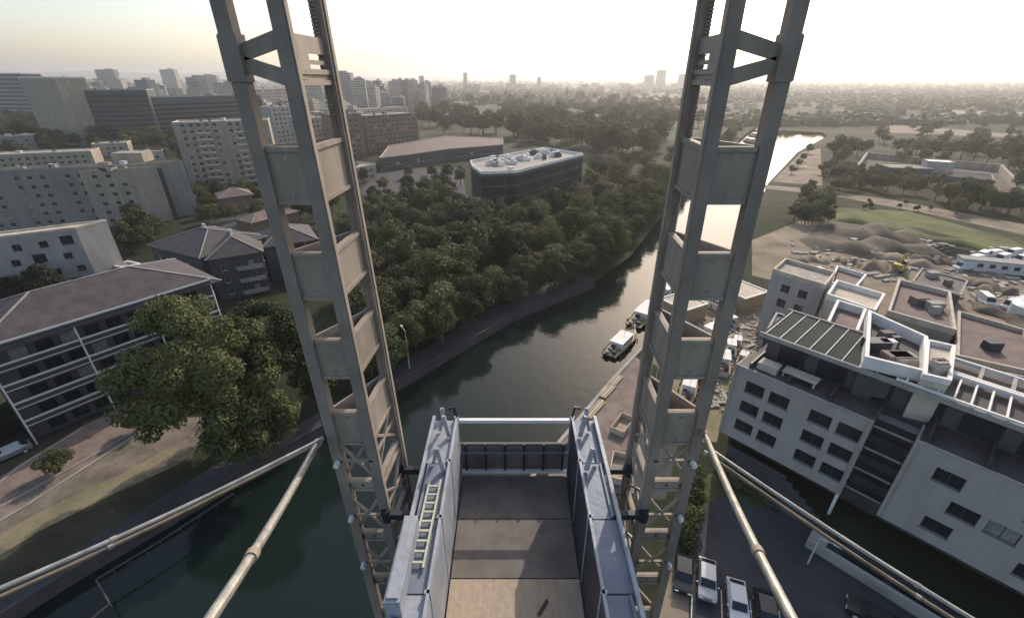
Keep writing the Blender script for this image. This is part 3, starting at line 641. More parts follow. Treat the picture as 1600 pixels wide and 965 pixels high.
# --- office slabs farther back
def bands(e, A, B, h, step=3.4, m='glass', skip=0):
    p, q = at(*A) - e.location, at(*B) - e.location; d = (q - p).normalized(); nr = Vector((d.y, -d.x, 0)); L = (q - p).length
    for k in range(int((h - 2) / step)):
        b = MB(); z = 2 + k * step; b.box(p + d * L / 2 + nr * .08 + Vector((0, 0, z + .8)), (L / 2 - 1, .1, .8), rz=math.atan2(d.y, d.x)); b.build('window_band', m, e)
for nm, lb, A, B, top, dep, wl in (
    ('office_slab', 'dark blue-grey glass office slab, the large one left of the pale balcony block', (128, 227), (255, 222), 142, 22, 'bluegrey'),
    ('office_slab', 'long dark office slab reaching behind the left mast, right of the largest slab', (256, 221), (420, 206), 153, 22, 'bluegrey'),
    ('tower_block', 'brown-grey slab tower with a blank end wall at the left horizon', (72, 222), (128, 229), 122, 18, 'tan'),
    ('tower_block', 'pale blue banded high-rise cut by the left edge of the view', (-70, 186), (64, 190), 116, 20, 'bluegrey')):
    h = hgt(A, top); e = building(nm, lb, quadfoot(A, B, dep), h, wl, 'roofgravel', 'concrete' if nm == 'office_slab' else 'parapet', plants=5, hp=.8)
    if wl == 'bluegrey': bands(e, A, B, h, 3.4 if nm == 'office_slab' else 4.4, 'glass' if nm == 'office_slab' else 'white')
# --- dark roofed houses in the left middle
for lb, A, B, dep, h, hip, r in (
    ('dark zinc-roofed house block with slit windows behind the huge tree', (258, 447), (335, 470), 16, 10.5, 3.2, 3),
    ('dark-roofed house block with stacked white balconies beside the left mast', (345, 470), (425, 455), 15, 10, 3, 3),
    ('dark-roofed house half hidden behind the left mast', (425, 440), (505, 425), 14, 9, 3, 2),
    ('small house with a reddish roof behind the dark-roofed houses', (350, 335), (400, 328), 10, 6, 2.4, 1),
    ('long low house with a pale roof edge between the pale block and the dark roofs', (400, 372), (470, 352), 9, 5, 1.6, 1)):
    e = building('house_block', lb, quadfoot(A, B, dep), h, 'greyd' if h > 8 else 'brick', 'roofdark' if h > 8 else 'roofbrown', hip=hip, wins={0: dict(u0=.8, bay=2.7, w=1.1, h=1.5, first=1.1, step=2.9, rows=r), 1: dict(u0=1, bay=3.2, w=.8, h=1.6, first=1.1, step=2.9, rows=r)})
    if h > 8:
        p, q = at(*A) - e.location, at(*B) - e.location; dd = (q - p).normalized(); nr = Vector((dd.y, -dd.x, 0)); L = (q - p).length
        for k in range(3):
            b = MB(); b.box(p + dd * L * .72 + nr * .7 + Vector((0, 0, 1.0 + 2.9 * k)), (2.6, .7, .1), rz=math.atan2(dd.y, dd.x)); b.box(p + dd * L * .72 + nr * 1.36 + Vector((0, 0, 1.5 + 2.9 * k)), (2.6, .04, .42), rz=math.atan2(dd.y, dd.x)); b.build('balcony', 'white', e)
        b = MB(); b.tube([(0, 0, h + hip * .5), (0, 0, h + hip + 1)], .35, 8); b.build('roof_vent', 'frame', e)
# --- brown blocks right of the left mast
for lb, A, B, top, dep in (('brown-red apartment block with a dark corner right of the left mast', (578, 240), (656, 230), 182, 18), ('narrow brown apartment block touching the left mast', (530, 252), (574, 247), 180, 16)):
    h = hgt(A, top); building('apartment_block', lb, quadfoot(A, B, dep), h, 'brick', 'roofgravel', 'tan', plants=3, wins={0: dict(u0=1, bay=3.6, w=1.7, h=1.5, first=1.2, step=2.9, rows=12)})
for lb, A, B, top, dep, wl in (('long low tan building just behind the long slab', (-60, 268), (150, 257), 246, 14, 'tan'), ('low grey block in the trees behind the left end of the long slab', (5, 240), (62, 237), 214, 12, 'slabgrey'), ('tan block behind the right end of the long slab', (150, 246), (205, 243), 226, 12, 'tan'), ('cream low block right of the glass slabs, left of the pale balcony block', (215, 262), (262, 258), 240, 12, 'cream'), ('low tan block right of the left mast beside the sports hall', (548, 290), (590, 280), 266, 12, 'tan'), ('grey block inside the left mast gap below the balconied one', (430, 275), (478, 268), 244, 12, 'slabgrey'), ('pale block with white balconies seen between the chords of the left mast', (436, 232), (478, 226), 168, 15, 'white'), ('sunlit tan block seen through the inner gap of the left mast', (484, 240), (524, 234), 186, 14, 'tan'), ('grey block right behind the left mast top gap', (400, 200), (462, 192), 140, 16, 'slabgrey'), ('wide low cream block behind the brown-red block right of the left mast', (560, 205), (640, 197), 172, 15, 'cream')):
    h = hgt(A, top); building('apartment_block', lb, quadfoot(A, B, dep), h, wl, 'roofgravel', 'cream', plants=2, wins={0: dict(u0=1, bay=3.6, w=1.7, h=1.5, first=1.2, step=2.9, rows=14)})
# low building with brown roof
pts = [at(596, 268), at(640, 262), at(700, 252), at(786, 244), at(786, 232), at(700, 228), at(610, 246)]
building('sports_hall', 'low wide hall with a curved brown roof behind the car park trees', pts, 7, 'greyd', 'roofbrown', 'rooftan', plants=3, wins={k: dict(bay=3.2, w=2.2, h=1.6, first=2.5, step=3, rows=1) for k in (0, 1, 2)}, hp=.4)
# glass office
H_k = 15.5
kf = [at(p[0], p[1], H_k) for p in ((738, 262), (752, 272), (806, 270), (911, 243), (850, 233), (735, 254))]
eK = building('glass_office', 'teal glass office block with a roof full of white plant beside the canal trees', kf, H_k, 'bluegrey', 'roofgravel', 'parapet', plants=0, hp=.9)
cK = eK.location; P = [p - cK for p in kf]
KP = ccw([tuple(p)[:2] for p in P])
for i in range(len(KP)):
    a, c = Vector((*KP[i], 0)), Vector((*KP[(i + 1) % len(KP)], 0)); d = (c - a); L = d.length; d.normalize(); nr = Vector((d.y, -d.x, 0))
    for f in range(4):
        nb_ = max(1, int(L / 3.2))
        for k in range(nb_):
            b = MB(); b.box(a + d * (L * (k + .5) / nb_) + nr * .05 + Vector((0, 0, 1.9 + f * 3.7)), (L / nb_ / 2 - .12, .06, 1.55), rz=math.atan2(d.y, d.x)); b.build('window', 'glassteal', eK)
g = random.Random(9)
for k in range(34):
    u, v = g.uniform(.1, .9), g.uniform(.2, .85); a = P[1].lerp(P[3], u); c = P[5].lerp(P[4], u); q = a.lerp(c, v)
    b = MB(); s = g.uniform(.5, 1.8); b.box((q.x, q.y, H_k + .7), (s, s * g.uniform(.4, .9), g.uniform(.5, .9)), rz=.6); b.box((q.x, q.y, H_k + 1.7), (s * .5, s * .4, .3), rz=.6); b.build('roof_plant', g.choice(['parapet', 'frame', 'concrete', 'darksteel']), eK)
b = MB(); a = P[2]; b.tube([a + Vector((-2, 2.5, 0)), a + Vector((-2, 2.5, 1.8))], 1.1, 12); b.build('vent_drum', 'frame', eK)

# --- right bank: long grey block in front with two facade boxes, setback storey and seamed roof
T = 13.8
c1 = at(1150, 569, T); c2 = at(1365, 660, T); c3 = at(1430, 690, T); dF = (c2 - c1).normalized(); c3 = c2 + dF * ((c3 - c2).dot(dF)); c4 = c3 + dF * 34
nF = Vector((dF.y, -dF.x, 0)); bF = -nF
eR = empty('grey_apartment_block', (c1.x, c1.y, 0), 0, 'long grey apartment block with two facade boxes and a seamed roof above the car park', 'building')
org = Vector((c1.x, c1.y, 0)); aF = math.atan2(dF.y, dF.x)
L1 = (c2 - c1).length; uc3 = (c3 - c1).length; Lall = uc3 + 34
def facade_box(u0, u1, z0, z1, holes, depth=3.5):
    b = MB(); p0 = dF * u0; p1 = dF * u1
    wall_holes(b, p0, p1, z0, z1, [(a - u0, c - u0, d, e) for a, c, d, e in holes], .3)
    q0, q1 = p0 + bF * depth, p1 + bF * depth
    for a, c in ((p1, q1), (q0, p0)): b.quad((a.x, a.y, z0), (c.x, c.y, z0), (c.x, c.y, z1), (a.x, a.y, z1))
    b.quad((p0.x, p0.y, z1), (p1.x, p1.y, z1), (q1.x, q1.y, z1), (q0.x, q0.y, z1)); b.quad((q0.x, q0.y, z0), (q1.x, q1.y, z0), (p1.x, p1.y, z0), (p0.x, p0.y, z0))
    o = b.build('facade_box', 'grey', eR)
    b = MB(); b.bar(p0 + Vector((0, 0, z1 + .04)) - nF * .1, p1 + Vector((0, 0, z1 + .04)) - nF * .1, .3, .12); b.build('coping', 'concrete', o)
    for a, c, d_, e_ in holes:
        fm, pm = window_mesh(c - a, e_ - d_, pane_kind('glass'), 'darkframe'); q = dF * ((a + c) / 2) - nF * .2; q.z = (d_ + e_) / 2
        wv = link('window', fm, eR, q, (0, 0, aF)); link('pane', pm, wv)
hol = []
for r in range(3):
    z = 4.9 + r * 2.9
    for base in (L1 * .12, L1 * .62):
        for k in (0, 1): hol.append((base + k * 2.75, base + k * 2.75 + 2.15, z, z + 1.6))
facade_box(0, L1, 3.3, T, hol)
hol = []
for r, us in ((2, (2.2, 8.5, 14.8, 22, 28)), (1, (4.2, 6.9, 12.6, 19.5, 24, 29)), (0, (3.2, 9.8, 16.8, 20, 27))):
    for u in us: hol.append((uc3 + u, uc3 + u + 2.15, 4.7 + r * 2.9, 6.25 + r * 2.9))
facade_box(uc3, Lall, 3.3, T, hol)
b = MB(); q = dF * (uc3 + 12.1) + nF * .02; b.box(q + Vector((0, 0, (3.3 + T) / 2)), (.09, .03, (T - 3.3) / 2 - .02), rz=aF); b.build('joint', 'greyd', eR)
# core behind, loggia slabs, ground floor
b = MB(); m_ = lambda u, w_, z: dF * u + bF * w_ + Vector((0, 0, z))
def cbox(b, u0, u1, w0, w1, z0, z1): b.box(m_((u0 + u1) / 2, (w0 + w1) / 2, (z0 + z1) / 2), ((u1 - u0) / 2, (w1 - w0) / 2, (z1 - z0) / 2), rz=aF)
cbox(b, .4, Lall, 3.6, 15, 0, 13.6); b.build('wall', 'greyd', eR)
for z in (4.3, 7.2, 10.1, 13.0):
    b = MB(); cbox(b, L1 + .05, uc3 - .05, .8, 3.55, z - .12, z + .12); b.build('balcony', 'concrete', eR)
    b = MB(); cbox(b, L1 + .05, uc3 - .05, .75, .8, z + .15, z + .95); b.build('balustrade', 'glass', eR)
b = MB(); cbox(b, L1 - .35, L1 - .05, -.05, .25, 0, 3.28); b.build('post', 'parapet', eR)
b = MB(); cbox(b, uc3 - 4, Lall, -6.5, -6.1, 0, 1.2); cbox(b, uc3 - 4, uc3 - 2.4, -6.1, -5, 0, 1.6); b.build('terrace_wall', 'grey', eR)
b = MB()
for k in range(8): cbox(b, uc3 - 1 + k * 4.4, uc3 + 2.6 + k * 4.4, -5.0, -4.9, .1, 1.3)
b.build('railing', 'darkframe', eR)
b = MB()
for k in range(9): cbox(b, 2 + k * .5, 9 + k * .9, -1.0 - k * .35, -.7 - k * .35, 0, 2.6 - k * .28)
b.build('ramp', 'greyd', eR)
# setback storey and roof
for ua, ub in ((.2, L1 - .2), (uc3 + .2, Lall)):
    b = MB(); cbox(b, ua, ub, .35, 4.4, T + .004, T + .05); b.build('terrace_floor', 'roofdark', eR)
b = MB(); cbox(b, 2.0, 4.2, 1.0, 2.6, T + .06, T + .9); cbox(b, 4.6, 8.2, 1.4, 3.0, T + .7, T + .85); cbox(b, 4.7, 4.9, 1.5, 1.7, T + .06, T + .7); cbox(b, 7.9, 8.1, 1.5, 1.7, T + .06, T + .7); b.build('terrace_awning', 'cream', eR)
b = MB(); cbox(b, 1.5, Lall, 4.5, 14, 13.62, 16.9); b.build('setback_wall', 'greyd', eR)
for k in range(int(Lall / 4.2)):
    b = MB(); cbox(b, 3 + k * 4.2, 5.9 + k * 4.2, 4.42, 4.5, 14.0, 16.2); b.build('terrace_window', 'glass', eR)
    b = MB(); cbox(b, 1.4 + k * 4.2, 1.6 + k * 4.2, .3, 4.4, 13.82, 14.6); b.build('terrace_screen', 'darkframe', eR)
b = MB(); cbox(b, .8, uc3 - 3, 3.6, 12.5, 16.92, 17.25); rf = b.build('roof', 'roofgreen', eR)
for k in range(9):
    b = MB(); u = 1.2 + k * (uc3 - 4.6) / 8.; cbox(b, u - .04, u + .04, 3.7, 12.4, 17.26, 17.36); b.build('seam', 'frame', rf)
b = MB(); cbox(b, .6, Lall, 3.35, 3.6, 16.85, 17.4); cbox(b, .6, uc3 - 3, 12.5, 12.75, 16.85, 17.4); b.build('roof_edge', 'concrete', rf)
b = MB(); cbox(b, uc3 - 2.9, Lall, 3.7, 13.8, 16.92, 17.0); b.build('pergola_deck', 'roofdark', eR)
for k in range(31):
    b = MB(); u = uc3 - 2.6 + k * 1.22; cbox(b, u - .08, u + .08, 3.6, 8.4, 17.5, 17.68); cbox(b, u - .075, u + .075, 3.62, 3.8, 17.42, 17.5); b.build('pergola_beam', 'parapet', eR)
    if k % 2 == 0: b = MB(); cbox(b, u - .15, u + .15, 9.4, 12.6, 17.5, 17.75); b.build('pergola_beam', 'concrete', eR)
b = MB(); cbox(b, uc3 - 3.4, Lall, 3.3, 3.55, 17.52, 17.74); cbox(b, uc3 - 6, Lall, 8.4, 8.75, 17.4, 17.9); cbox(b, uc3 - 2, Lall, 9.15, 9.4, 17.4, 17.8); cbox(b, uc3 - 2, Lall, 12.6, 12.85, 17.4, 17.8); b.build('pergola_rim', 'parapet', eR)

# --- courtyard blocks behind it
def block_roofpx(lb, pxs, h, wall, roof, par, wins=None, plants=0, hp=.7, nm='courtyard_block'):
    return building(nm, lb, [at(*p, h) for p in pxs], h, wall, roof, par, wins=wins, plants=plants, hp=hp, fr='darkframe')
W1 = dict(u0=.6, bay=3, w=1.5, h=1.4, first=1.3, step=2.9, rows=5)
al = {k: W1 for k in range(4)}
block_roofpx('grey rendered block with paired dark windows, left end of the courtyard group', [(1207, 425), (1288, 450), (1304, 430), (1226, 408)], 13, 'grey', 'roofgravel', 'cream', al)
block_roofpx('low flat dark-roofed wing below the grey rendered block', [(1196, 520), (1275, 548), (1292, 512), (1212, 490)], 11, 'greyd', 'roofdark', 'concrete', None, hp=.3)
ec = block_roofpx('narrow white-parapet block with two sunken roof terraces', [(1277, 538), (1325, 556), (1350, 492), (1305, 478)], 14.5, 'white', 'roofbrown', 'parapet', al, hp=1.1)
block_roofpx('sunlit cream block with a long white parapet behind the sunken terraces', [(1290, 466), (1365, 492), (1380, 466), (1305, 444)], 12.5, 'cream', 'rooftan', 'parapet', al, hp=.9)
el = block_roofpx('tall white-rimmed block with roof machinery at the centre of the courtyard', [(1346, 572), (1440, 596), (1442, 540), (1352, 498)], 17.5, 'greyd', 'roofdark', 'parapet', al, plants=6, hp=1.3)
block_roofpx('cream stair tower standing right of the white-rimmed block', [(1440, 590), (1483, 600), (1490, 545), (1445, 535)], 18.5, 'cream', 'cream', 'parapet', None, plants=2, hp=.5, nm='stair_tower')
block_roofpx('mauve-grey flat-roofed block with a wide pale parapet', [(1385, 492), (1490, 522), (1482, 462), (1402, 442)], 13, 'tan', 'roofbrown', 'cream', al, plants=3, hp=.8)
block_roofpx('brown flat-roofed block at the right edge, upper one', [(1492, 560), (1625, 590), (1600, 520), (1495, 490)], 12, 'brick', 'roofbrown', 'cream', al, plants=1, hp=.6)
block_roofpx('brown low roof with green terraces at the right edge', [(1480, 622), (1680, 668), (1660, 605), (1490, 568)], 13, 'brick', 'roofbrown', 'concrete', al, plants=4, hp=.4)
block_roofpx('half-built low concrete block beside the earthworks', [(1296, 446), (1332, 458), (1352, 434), (1306, 420)], 6, 'concrete', 'roofbrown', 'parapet', None, hp=.9)
block_roofpx('dark flat-roofed shed beside the earthworks', [(1425, 440), (1500, 462), (1512, 440), (1440, 420)], 5, 'greyd', 'roofdark', 'concrete', None, plants=2, hp=.3)
for k, (x, y, lb) in enumerate(((1410, 535, 'u'), (1392, 548, 'v'))): pass
# walled compound by the river
cp = [at(1338, 268), at(1352, 247), at(1560, 268), at(1604, 318)]
e = empty('walled_compound', cp[0], 0, 'low walled compound with tan walls and blue-grey sheds on the flat land', 'building')
for a, c in ((cp[0], cp[1]), (cp[1], cp[2]), (cp[2], cp[3])):
    b = MB(); b.bar(a - cp[0] + Vector((0, 0, 1.8)), c - cp[0] + Vector((0, 0, 1.8)), 1.2, 3.6); b.build('wall', 'tan', e)
for (A, B, dep, h, m1, m2, lb) in (((1385, 282), (1450, 284), 14, 6, 'bluegrey', 'roofdark', 'blue-grey shed at the left inside the walled compound'), ((1440, 278), (1482, 281), 10, 8, 'white', 'parapet', 'white-roofed shed in the middle of the walled compound'), ((1470, 292), (1545, 300), 16, 5, 'bluegrey', 'roofgreen', 'long blue-grey shed at the right inside the walled compound')):
    building('storage_shed', lb, quadfoot(A, B, dep), h, m1, m2, 'concrete', wins={0: dict(bay=5, w=3, h=2, first=1, step=4, rows=1)}, hp=.3, cat='shed')

# --- far city: individual blocks, windows too small to pick apart
FARG = 'hazy high-rise blocks along the left skyline'
def far_block(x, y, wd, dep, h, m, label, group, rz=None):
    p = at(x, y); L = max(5, wd); e = empty('distant_block', p, rnd.uniform(-.5, .5) if rz is None else rz, label, 'building', group)
    b = MB(); b.prism([(-L / 2, -dep / 2), (L / 2, -dep / 2), (L / 2, dep / 2), (-L / 2, dep / 2)], 0, h, top=False); b.build('wall', m, e)
    b = MB(); b.box((0, 0, h - .1), (L / 2 + .15, dep / 2 + .15, .35)); b.box((L * .15, 0, h + 1.4), (L * .16, dep * .25, 1.4)); b.build('roof', 'roofgravel', e)
    return e
ms = ['far_pale', 'far_grey', 'far_tan', 'far_pale', 'far_band', 'far_brick']
n = 0
for k in range(46):
    y = rnd.uniform(158, 178); x = rnd.uniform(518, 700); dist = at(x, y).y; top = rnd.uniform(120, 150) + max(0, (x - 600) * .12)
    far_block(x, y, rnd.uniform(9, 20) / 704 * dist, 14, max(8, zat(dist, top)), rnd.choice(ms), 'pale tower of the hazy housing estate right of the left mast', 'hazy housing towers right of the left mast')
for k in range(22):
    x = rnd.uniform(395, 560); y = rnd.uniform(178, 215); dist = at(x, y).y
    far_block(x, y, rnd.uniform(16, 34) / 704 * dist, 13, rnd.uniform(12, 26), rnd.choice(ms), 'mid-rise block of the dense housing behind the left mast', 'mid-rise housing behind the left mast')
for k in range(40):
    x = rnd.uniform(-60, 400); y = rnd.uniform(150, 176); dist = at(x, y).y
    far_block(x, y, rnd.uniform(12, 30) / 704 * dist, 13, rnd.uniform(12, 40), rnd.choice(ms), 'apartment block behind the glass slabs on the left', 'apartment blocks behind the glass slabs')
for k in range(105):
    y = 133 + (rnd.random() ** 1.3) * 46; x = rnd.uniform(-40, 670)
    if x > 560 and y > 168: continue
    dist = at(x, y).y; top = 128 - rnd.random() * 10 if rnd.random() < .12 else 128 + rnd.random() * (y - 128) * .75
    top = min(top, y - 6); h = max(9, min(zat(dist, top), 75)); wpx = rnd.uniform(6, 26)
    far_block(x, y, min(60, wpx / 704 * dist * 1.0), rnd.uniform(11, 18), h, rnd.choice(ms), 'distant apartment block in the hazy city on the left horizon', FARG)
for x, y, wd, top, m, lb in ((540, 174, 32, 114, 'far_grey', 'grey high-rise on the skyline just right of the left mast'), (180, 150, 26, 109, 'far_band', 'high-rise rising highest above the dark office slab on the left skyline'), (275, 150, 20, 109, 'far_pale', 'pale high-rise on the skyline above the pale balcony block'), (330, 152, 34, 118, 'far_grey', 'wide grey high-rise left of the left mast on the skyline')):
    dist = at(x, y).y; far_block(x, y, wd / 704 * dist, 16, zat(dist, top), m, lb, None, 0)
MIDG = 'hazy blocks on the central horizon'
for k in range(38):
    y = 131 + (rnd.random() ** 1.5) * 22; x = rnd.uniform(660, 1090); dist = at(x, y).y
    far_block(x, y, rnd.uniform(4, 16) / 704 * dist, 15, rnd.uniform(10, 30), rnd.choice(ms), 'distant low block behind the park wood on the central horizon', MIDG)
for x, y, wd, top, lb in ((1030, 141, 11, 110, 'tallest hazy tower on the horizon left of the right mast'), (1012, 141, 12, 118, 'stepped hazy block left of the tallest horizon tower'), (1062, 141, 6, 116, 'thin hazy tower between the tallest one and the right mast'), (728, 141, 5, 114, 'lone hazy tower on the horizon right of the left mast'), (801, 141, 9, 117, 'hazy wide tower on the middle of the horizon'), (842, 141, 5, 121, 'small hazy tower right of the middle of the horizon'), (1258, 134, 14, 130, 'white hazy hall on the horizon beside the right mast')):
    dist = at(x, y).y; far_block(x, y, wd / 704 * dist, 30, zat(dist, top), 'far_grey', lb, None, 0)
for k in range(26):
    y = 131 + rnd.random() * 45; x = rnd.uniform(1110, 1650); dist = at(x, y).y
    far_block(x, y, rnd.uniform(4, 14) / 704 * dist, 14, rnd.uniform(5, 11), rnd.choice(ms[:4]), 'distant low building among the trees right of the river', 'hazy low buildings right of the river')

# the rest of the far town: too many and too small to pick apart, joined
for mk in ('far_pale', 'far_tan', 'far_grey'):
    b = MB()
    for k in range(65):
        x = rnd.uniform(-40, 1090); y = 128.5 + (rnd.random() ** 1.4) * (12 if x < 660 else 18); p = at(x, y); dist = p.y
        L = rnd.uniform(4, 15) / 704 * dist; h = rnd.uniform(9, 30) if x > 640 else rnd.uniform(14, 55); a = rnd.uniform(-.5, .5); c_, s_ = math.cos(a), math.sin(a); dp = rnd.uniform(7, 9)
        b.prism([(p.x + u * c_ - v * s_, p.y + u * s_ + v * c_) for u, v in ((-L / 2, -dp), (L / 2, -dp), (L / 2, dp), (-L / 2, dp))], 0, h)
    o = b.build('distant_town', mk); tag(o, {'far_pale': 'pale hazy blocks of the town strung along the horizon', 'far_tan': 'tan hazy blocks of the town strung along the horizon', 'far_grey': 'grey hazy blocks of the town strung along the horizon'}[mk], 'town', kind='stuff')
# ------------------------------------------------------------------ lattice masts
DY = 6.2; DEPTH = 1.15
def make_mast(label, top_in, bot_in, top_out, bot_out, top_far, bot_far):
    """chord lines picked from two photo points each, at the mast's own distance"""
    def line(t, bt, Y):
        a, c = aty(*t, Y), aty(*bt, Y)
        return lambda z: Vector((a.x + (c.x - a.x) * (z - a.z) / (c.z - a.z), Y, z))
    fi, fo, ff = line(top_in, bot_in, DY), line(top_out, bot_out, DY), line(top_far, bot_far, DY + DEPTH)
    fb_ = lambda z: ff(z) + (fo(z) - fi(z))
    o0 = fi(0) * 1.0; o0.z = 0; e = empty('lattice_mast', o0, 0, label, 'mast'); S = lambda v: v - o0
    ZT = 49.0; s = 1 if fo(40).x > fi(40).x else -1      # s: outward direction
    CH = .17
    for nm, f in (('near_inner', fi), ('near_outer', fo), ('far_inner', ff)):
        b = MB(); lo, hi = f(.1), f(ZT)
        b.bar(S(lo), S(hi), CH, CH, up=(0, 1, 0)); k = 0
        o = b.build('chord', 'mast', e)
        sx = -s if 'outer' in nm else s; sy = 1 if 'near' in nm else -1
        b = MB(); q = Vector((-sx * (CH / 2 + .012), -sy * .02, 0)); b.bar(S(lo) + q, S(hi) + q, .022, CH * .55, up=(0, 1, 0)); b.build('chord_edge', 'mastpanel', o)
    # rack with teeth on the far inner chord, facing the near one
    b = MB(); b.bar(S(ff(34) + Vector((s * .03, -.10, 0))), S(ff(ZT) + Vector((s * .03, -.10, 0))), .06, .04, up=(0, 1, 0))
    z = 38.0
    while z < 47.5:
        b.box(S(ff(z) + Vector((s * .03, -.145, 0))), (.03, .028, .011)); z += .045
    b.build('rack', 'mast', e)
    def plate(P, Q, z0, z1, w0=1, fr=.0, thick=.02, m='mastpanel', name='batten_plate', ribs=True):
        """plate between chord lines P and Q over z0..z1"""
        a0, a1, c0, c1_ = P(z0), P(z1), Q(z0), Q(z1); d = (c0 - a0).normalized(); a0, a1 = a0 + d * CH * .5, a1 + d * CH * .5; c0, c1_ = c0 - d * CH * .5, c1_ - d * CH * .5
        nrm = d.cross(Vector((0, 0, 1))) * thick
        b = MB(); X = [S(p) for p in (a0, c0, c1_, a1)]
        b.quad(*[p + nrm for p in X]); b.quad(*[p - nrm for p in X[::-1]])
        for i in range(4): b.quad(X[i] + nrm, X[i] - nrm, X[(i + 1) % 4] - nrm, X[(i + 1) % 4] + nrm)
        o = b.build(name, m, e)
        if ribs:
            for zz in (z0 + .035, z1 - .035):
                b = MB(); b.bar(S(P(zz)) + d * CH * .55, S(Q(zz)) - d * CH * .55, .10, .06); b.build('flange', 'mastpanel', o)
            b = MB()
            for zz in (z0 + .14, z1 - .14):
                for u in (.14, .5, .86): 
                    q = S(P(zz).lerp(Q(zz), u)); b.box(q, (.018, .03, .018))
            o_b = b.build('bolt', 'tube', o); o_b['kind'] = 'stuff'
        return o
    def kplate(P, Q, z0, z1):
        """open frame: two tapered plates meeting at the outer chord, triangular hole between"""
        a = [P(z0), P(z1)]; d = (Q(z0) - P(z0)).normalized(); h = z1 - z0; nrm = d.cross(Vector((0, 0, 1))) * .02
        L = (Q(z0) - P(z0)).length; mid = (z0 + z1) / 2
        for lo0, lo1, hi0, hi1 in ((z0, z0 + h * .32, mid - h * .25, mid + .03), (z1 - h * .32, z1, mid - .03, mid + h * .25)):
            X = [S(P(lo0)) + d * CH * .5, S(Q(hi0)) - d * CH * .5, S(Q(hi1)) - d * CH * .5, S(P(lo1)) + d * CH * .5]; b = MB()
            b.quad(*[p + nrm for p in X]); b.quad(*[p - nrm for p in X[::-1]])
            for i in range(4): b.quad(X[i] + nrm, X[i] - nrm, X[(i + 1) % 4] - nrm, X[(i + 1) % 4] + nrm)
            b.build('gusset_plate', 'mastpanel', e)
        b = MB(); b.box(S(Q(mid)) + d * .0, (CH * .62, CH * .62, h * .42)); b.box(S(Q(mid)) + d * CH * .7, (.03, CH * .3, h * .4)); b.build('splice_sleeve', 'mast', e)
    kplate(fi, fo, 44.92, 45.52)
    plate(fi, ff, 44.92, 45.12); plate(fi, ff, 45.30, 45.5, ribs=False)
    b = MB(); q = fi(45.2).lerp(ff(45.2), .3); b.box(S(q), (.03, .16, .2)); b.bar(S(fi(45.2).lerp(ff(45.2), .25)), S(fi(45.2).lerp(ff(45.2), .85)), .05, .05); b.build('junction_box', 'mastpanel', e)
    k = 0; z = 43.86
    while z > 1:
        if z > 39.0 or z < 34:
            for P, Q in ((fi, fo), (fi, ff), (ff, fo)): plate(P, Q, z - .4, z + .36, ribs=P is not ff)
        else:   # lower bays near the platform: short plates and crossed braces
            for P, Q in ((fi, fo), (fi, ff)):
                plate(P, Q, z - .12, z + .16)
                b = MB(); off = Vector((0, -.03, 0))
                b.bar(S(P(z + .2)) + off, S(Q(z + 1.2)) + off, .05, .05); b.build('brace', 'mastpanel', e)
                b = MB(); b.bar(S(Q(z + .2)) - off, S(P(z + 1.2)) - off, .05, .05); b.build('brace', 'mastpanel', e)
                b = MB(); b.bar(S(P(z + .7)) + off * 2, S(Q(z + .7)) + off * 2, .05, .04); b.build('brace', 'mastpanel', e)
            b = MB(); b.tube([S(fo(z + .7)) + Vector((0, -.1, 0)), S(fo(z + .7)) + Vector((0, -.22, 0))], .05, 8); b.build('bolt', 'whitepaint', e)
        z -= 1.455
    kplate(fi, fo, 46.37, 46.97); plate(fi, ff, 46.5, 46.9, ribs=False)
    b = MB(); c = (fi(0) + fb_(0)) / 2; b.box(S(Vector((c.x, c.y, .15))), (1.2, 1.2, .15)); b.build('base_plate', 'concrete', e)
    return e, fi, fo
mL, Lfi, Lfo = make_mast('left lattice steel mast with batten plates and a toothed rack', (432, 0), (607, 820), (346, 0), (585, 925), (494, 0), (615, 652))
mR, Rfi, Rfo = make_mast('right lattice steel mast with batten plates and a toothed rack', (1150, 0), (1000, 820), (1247, 0), (1027, 937), (1104, 0), (985, 720))

# tie tubes running back from the masts
def tie(label, a_px, b_px, Y0, Y1, r, m, ext=1.5, r_col=None):
    a, c = aty(*a_px, Y0), aty(*b_px, Y1); d = c - a; e_ = a + d * ext
    e = empty('tie_tube', a, 0, label, 'tube'); pts = []
    for k in range(13):
        t_ = k / 12; p = d * ext * t_; p.z -= .10 * math.sin(math.pi * t_) * ext; pts.append(p)
    b = MB(); b.tube(pts, r, 12); b.build('pipe', m, e, smooth=True)
    for t_ in (.02, .5):
        i = t_ * ext; p = pts[int(t_ * 12)]; q = pts[int(t_ * 12) + 1]; dd = (q - p).normalized() * r * 2.2
        b = MB(); b.tube([p, p + dd], r * 1.28, 12); b.build('coupler', 'tube' if m != 'tube' else 'mastpanel', e, smooth=False)
    return e
tie('thick pale steel tie tube running steeply down from the left mast', (497, 690), (312, 965), 6.1, 2.1, .055, 'tube')
tie('thin bright tie tube sloping out to the left edge from the left mast', (505, 684), (0, 904), 6.1, 3.1, .032, 'tube')
tie('thin brown tie tube just below the bright left one', (498, 692), (0, 917), 6.1, 3.15, .028, 'tubedark')
tie('thick pale steel tie tube running steeply down from the right mast', (1100, 676), (1252, 965), 6.1, 2.1, .048, 'tube')
tie('thin bright tie tube sloping out to the right edge from the right mast', (1108, 700), (1600, 1000), 6.1, 3.0, .03, 'tube')
tie('thin brown tie tube just below the bright right one', (1100, 705), (1600, 1022), 6.1, 3.05, .028, 'tubedark')

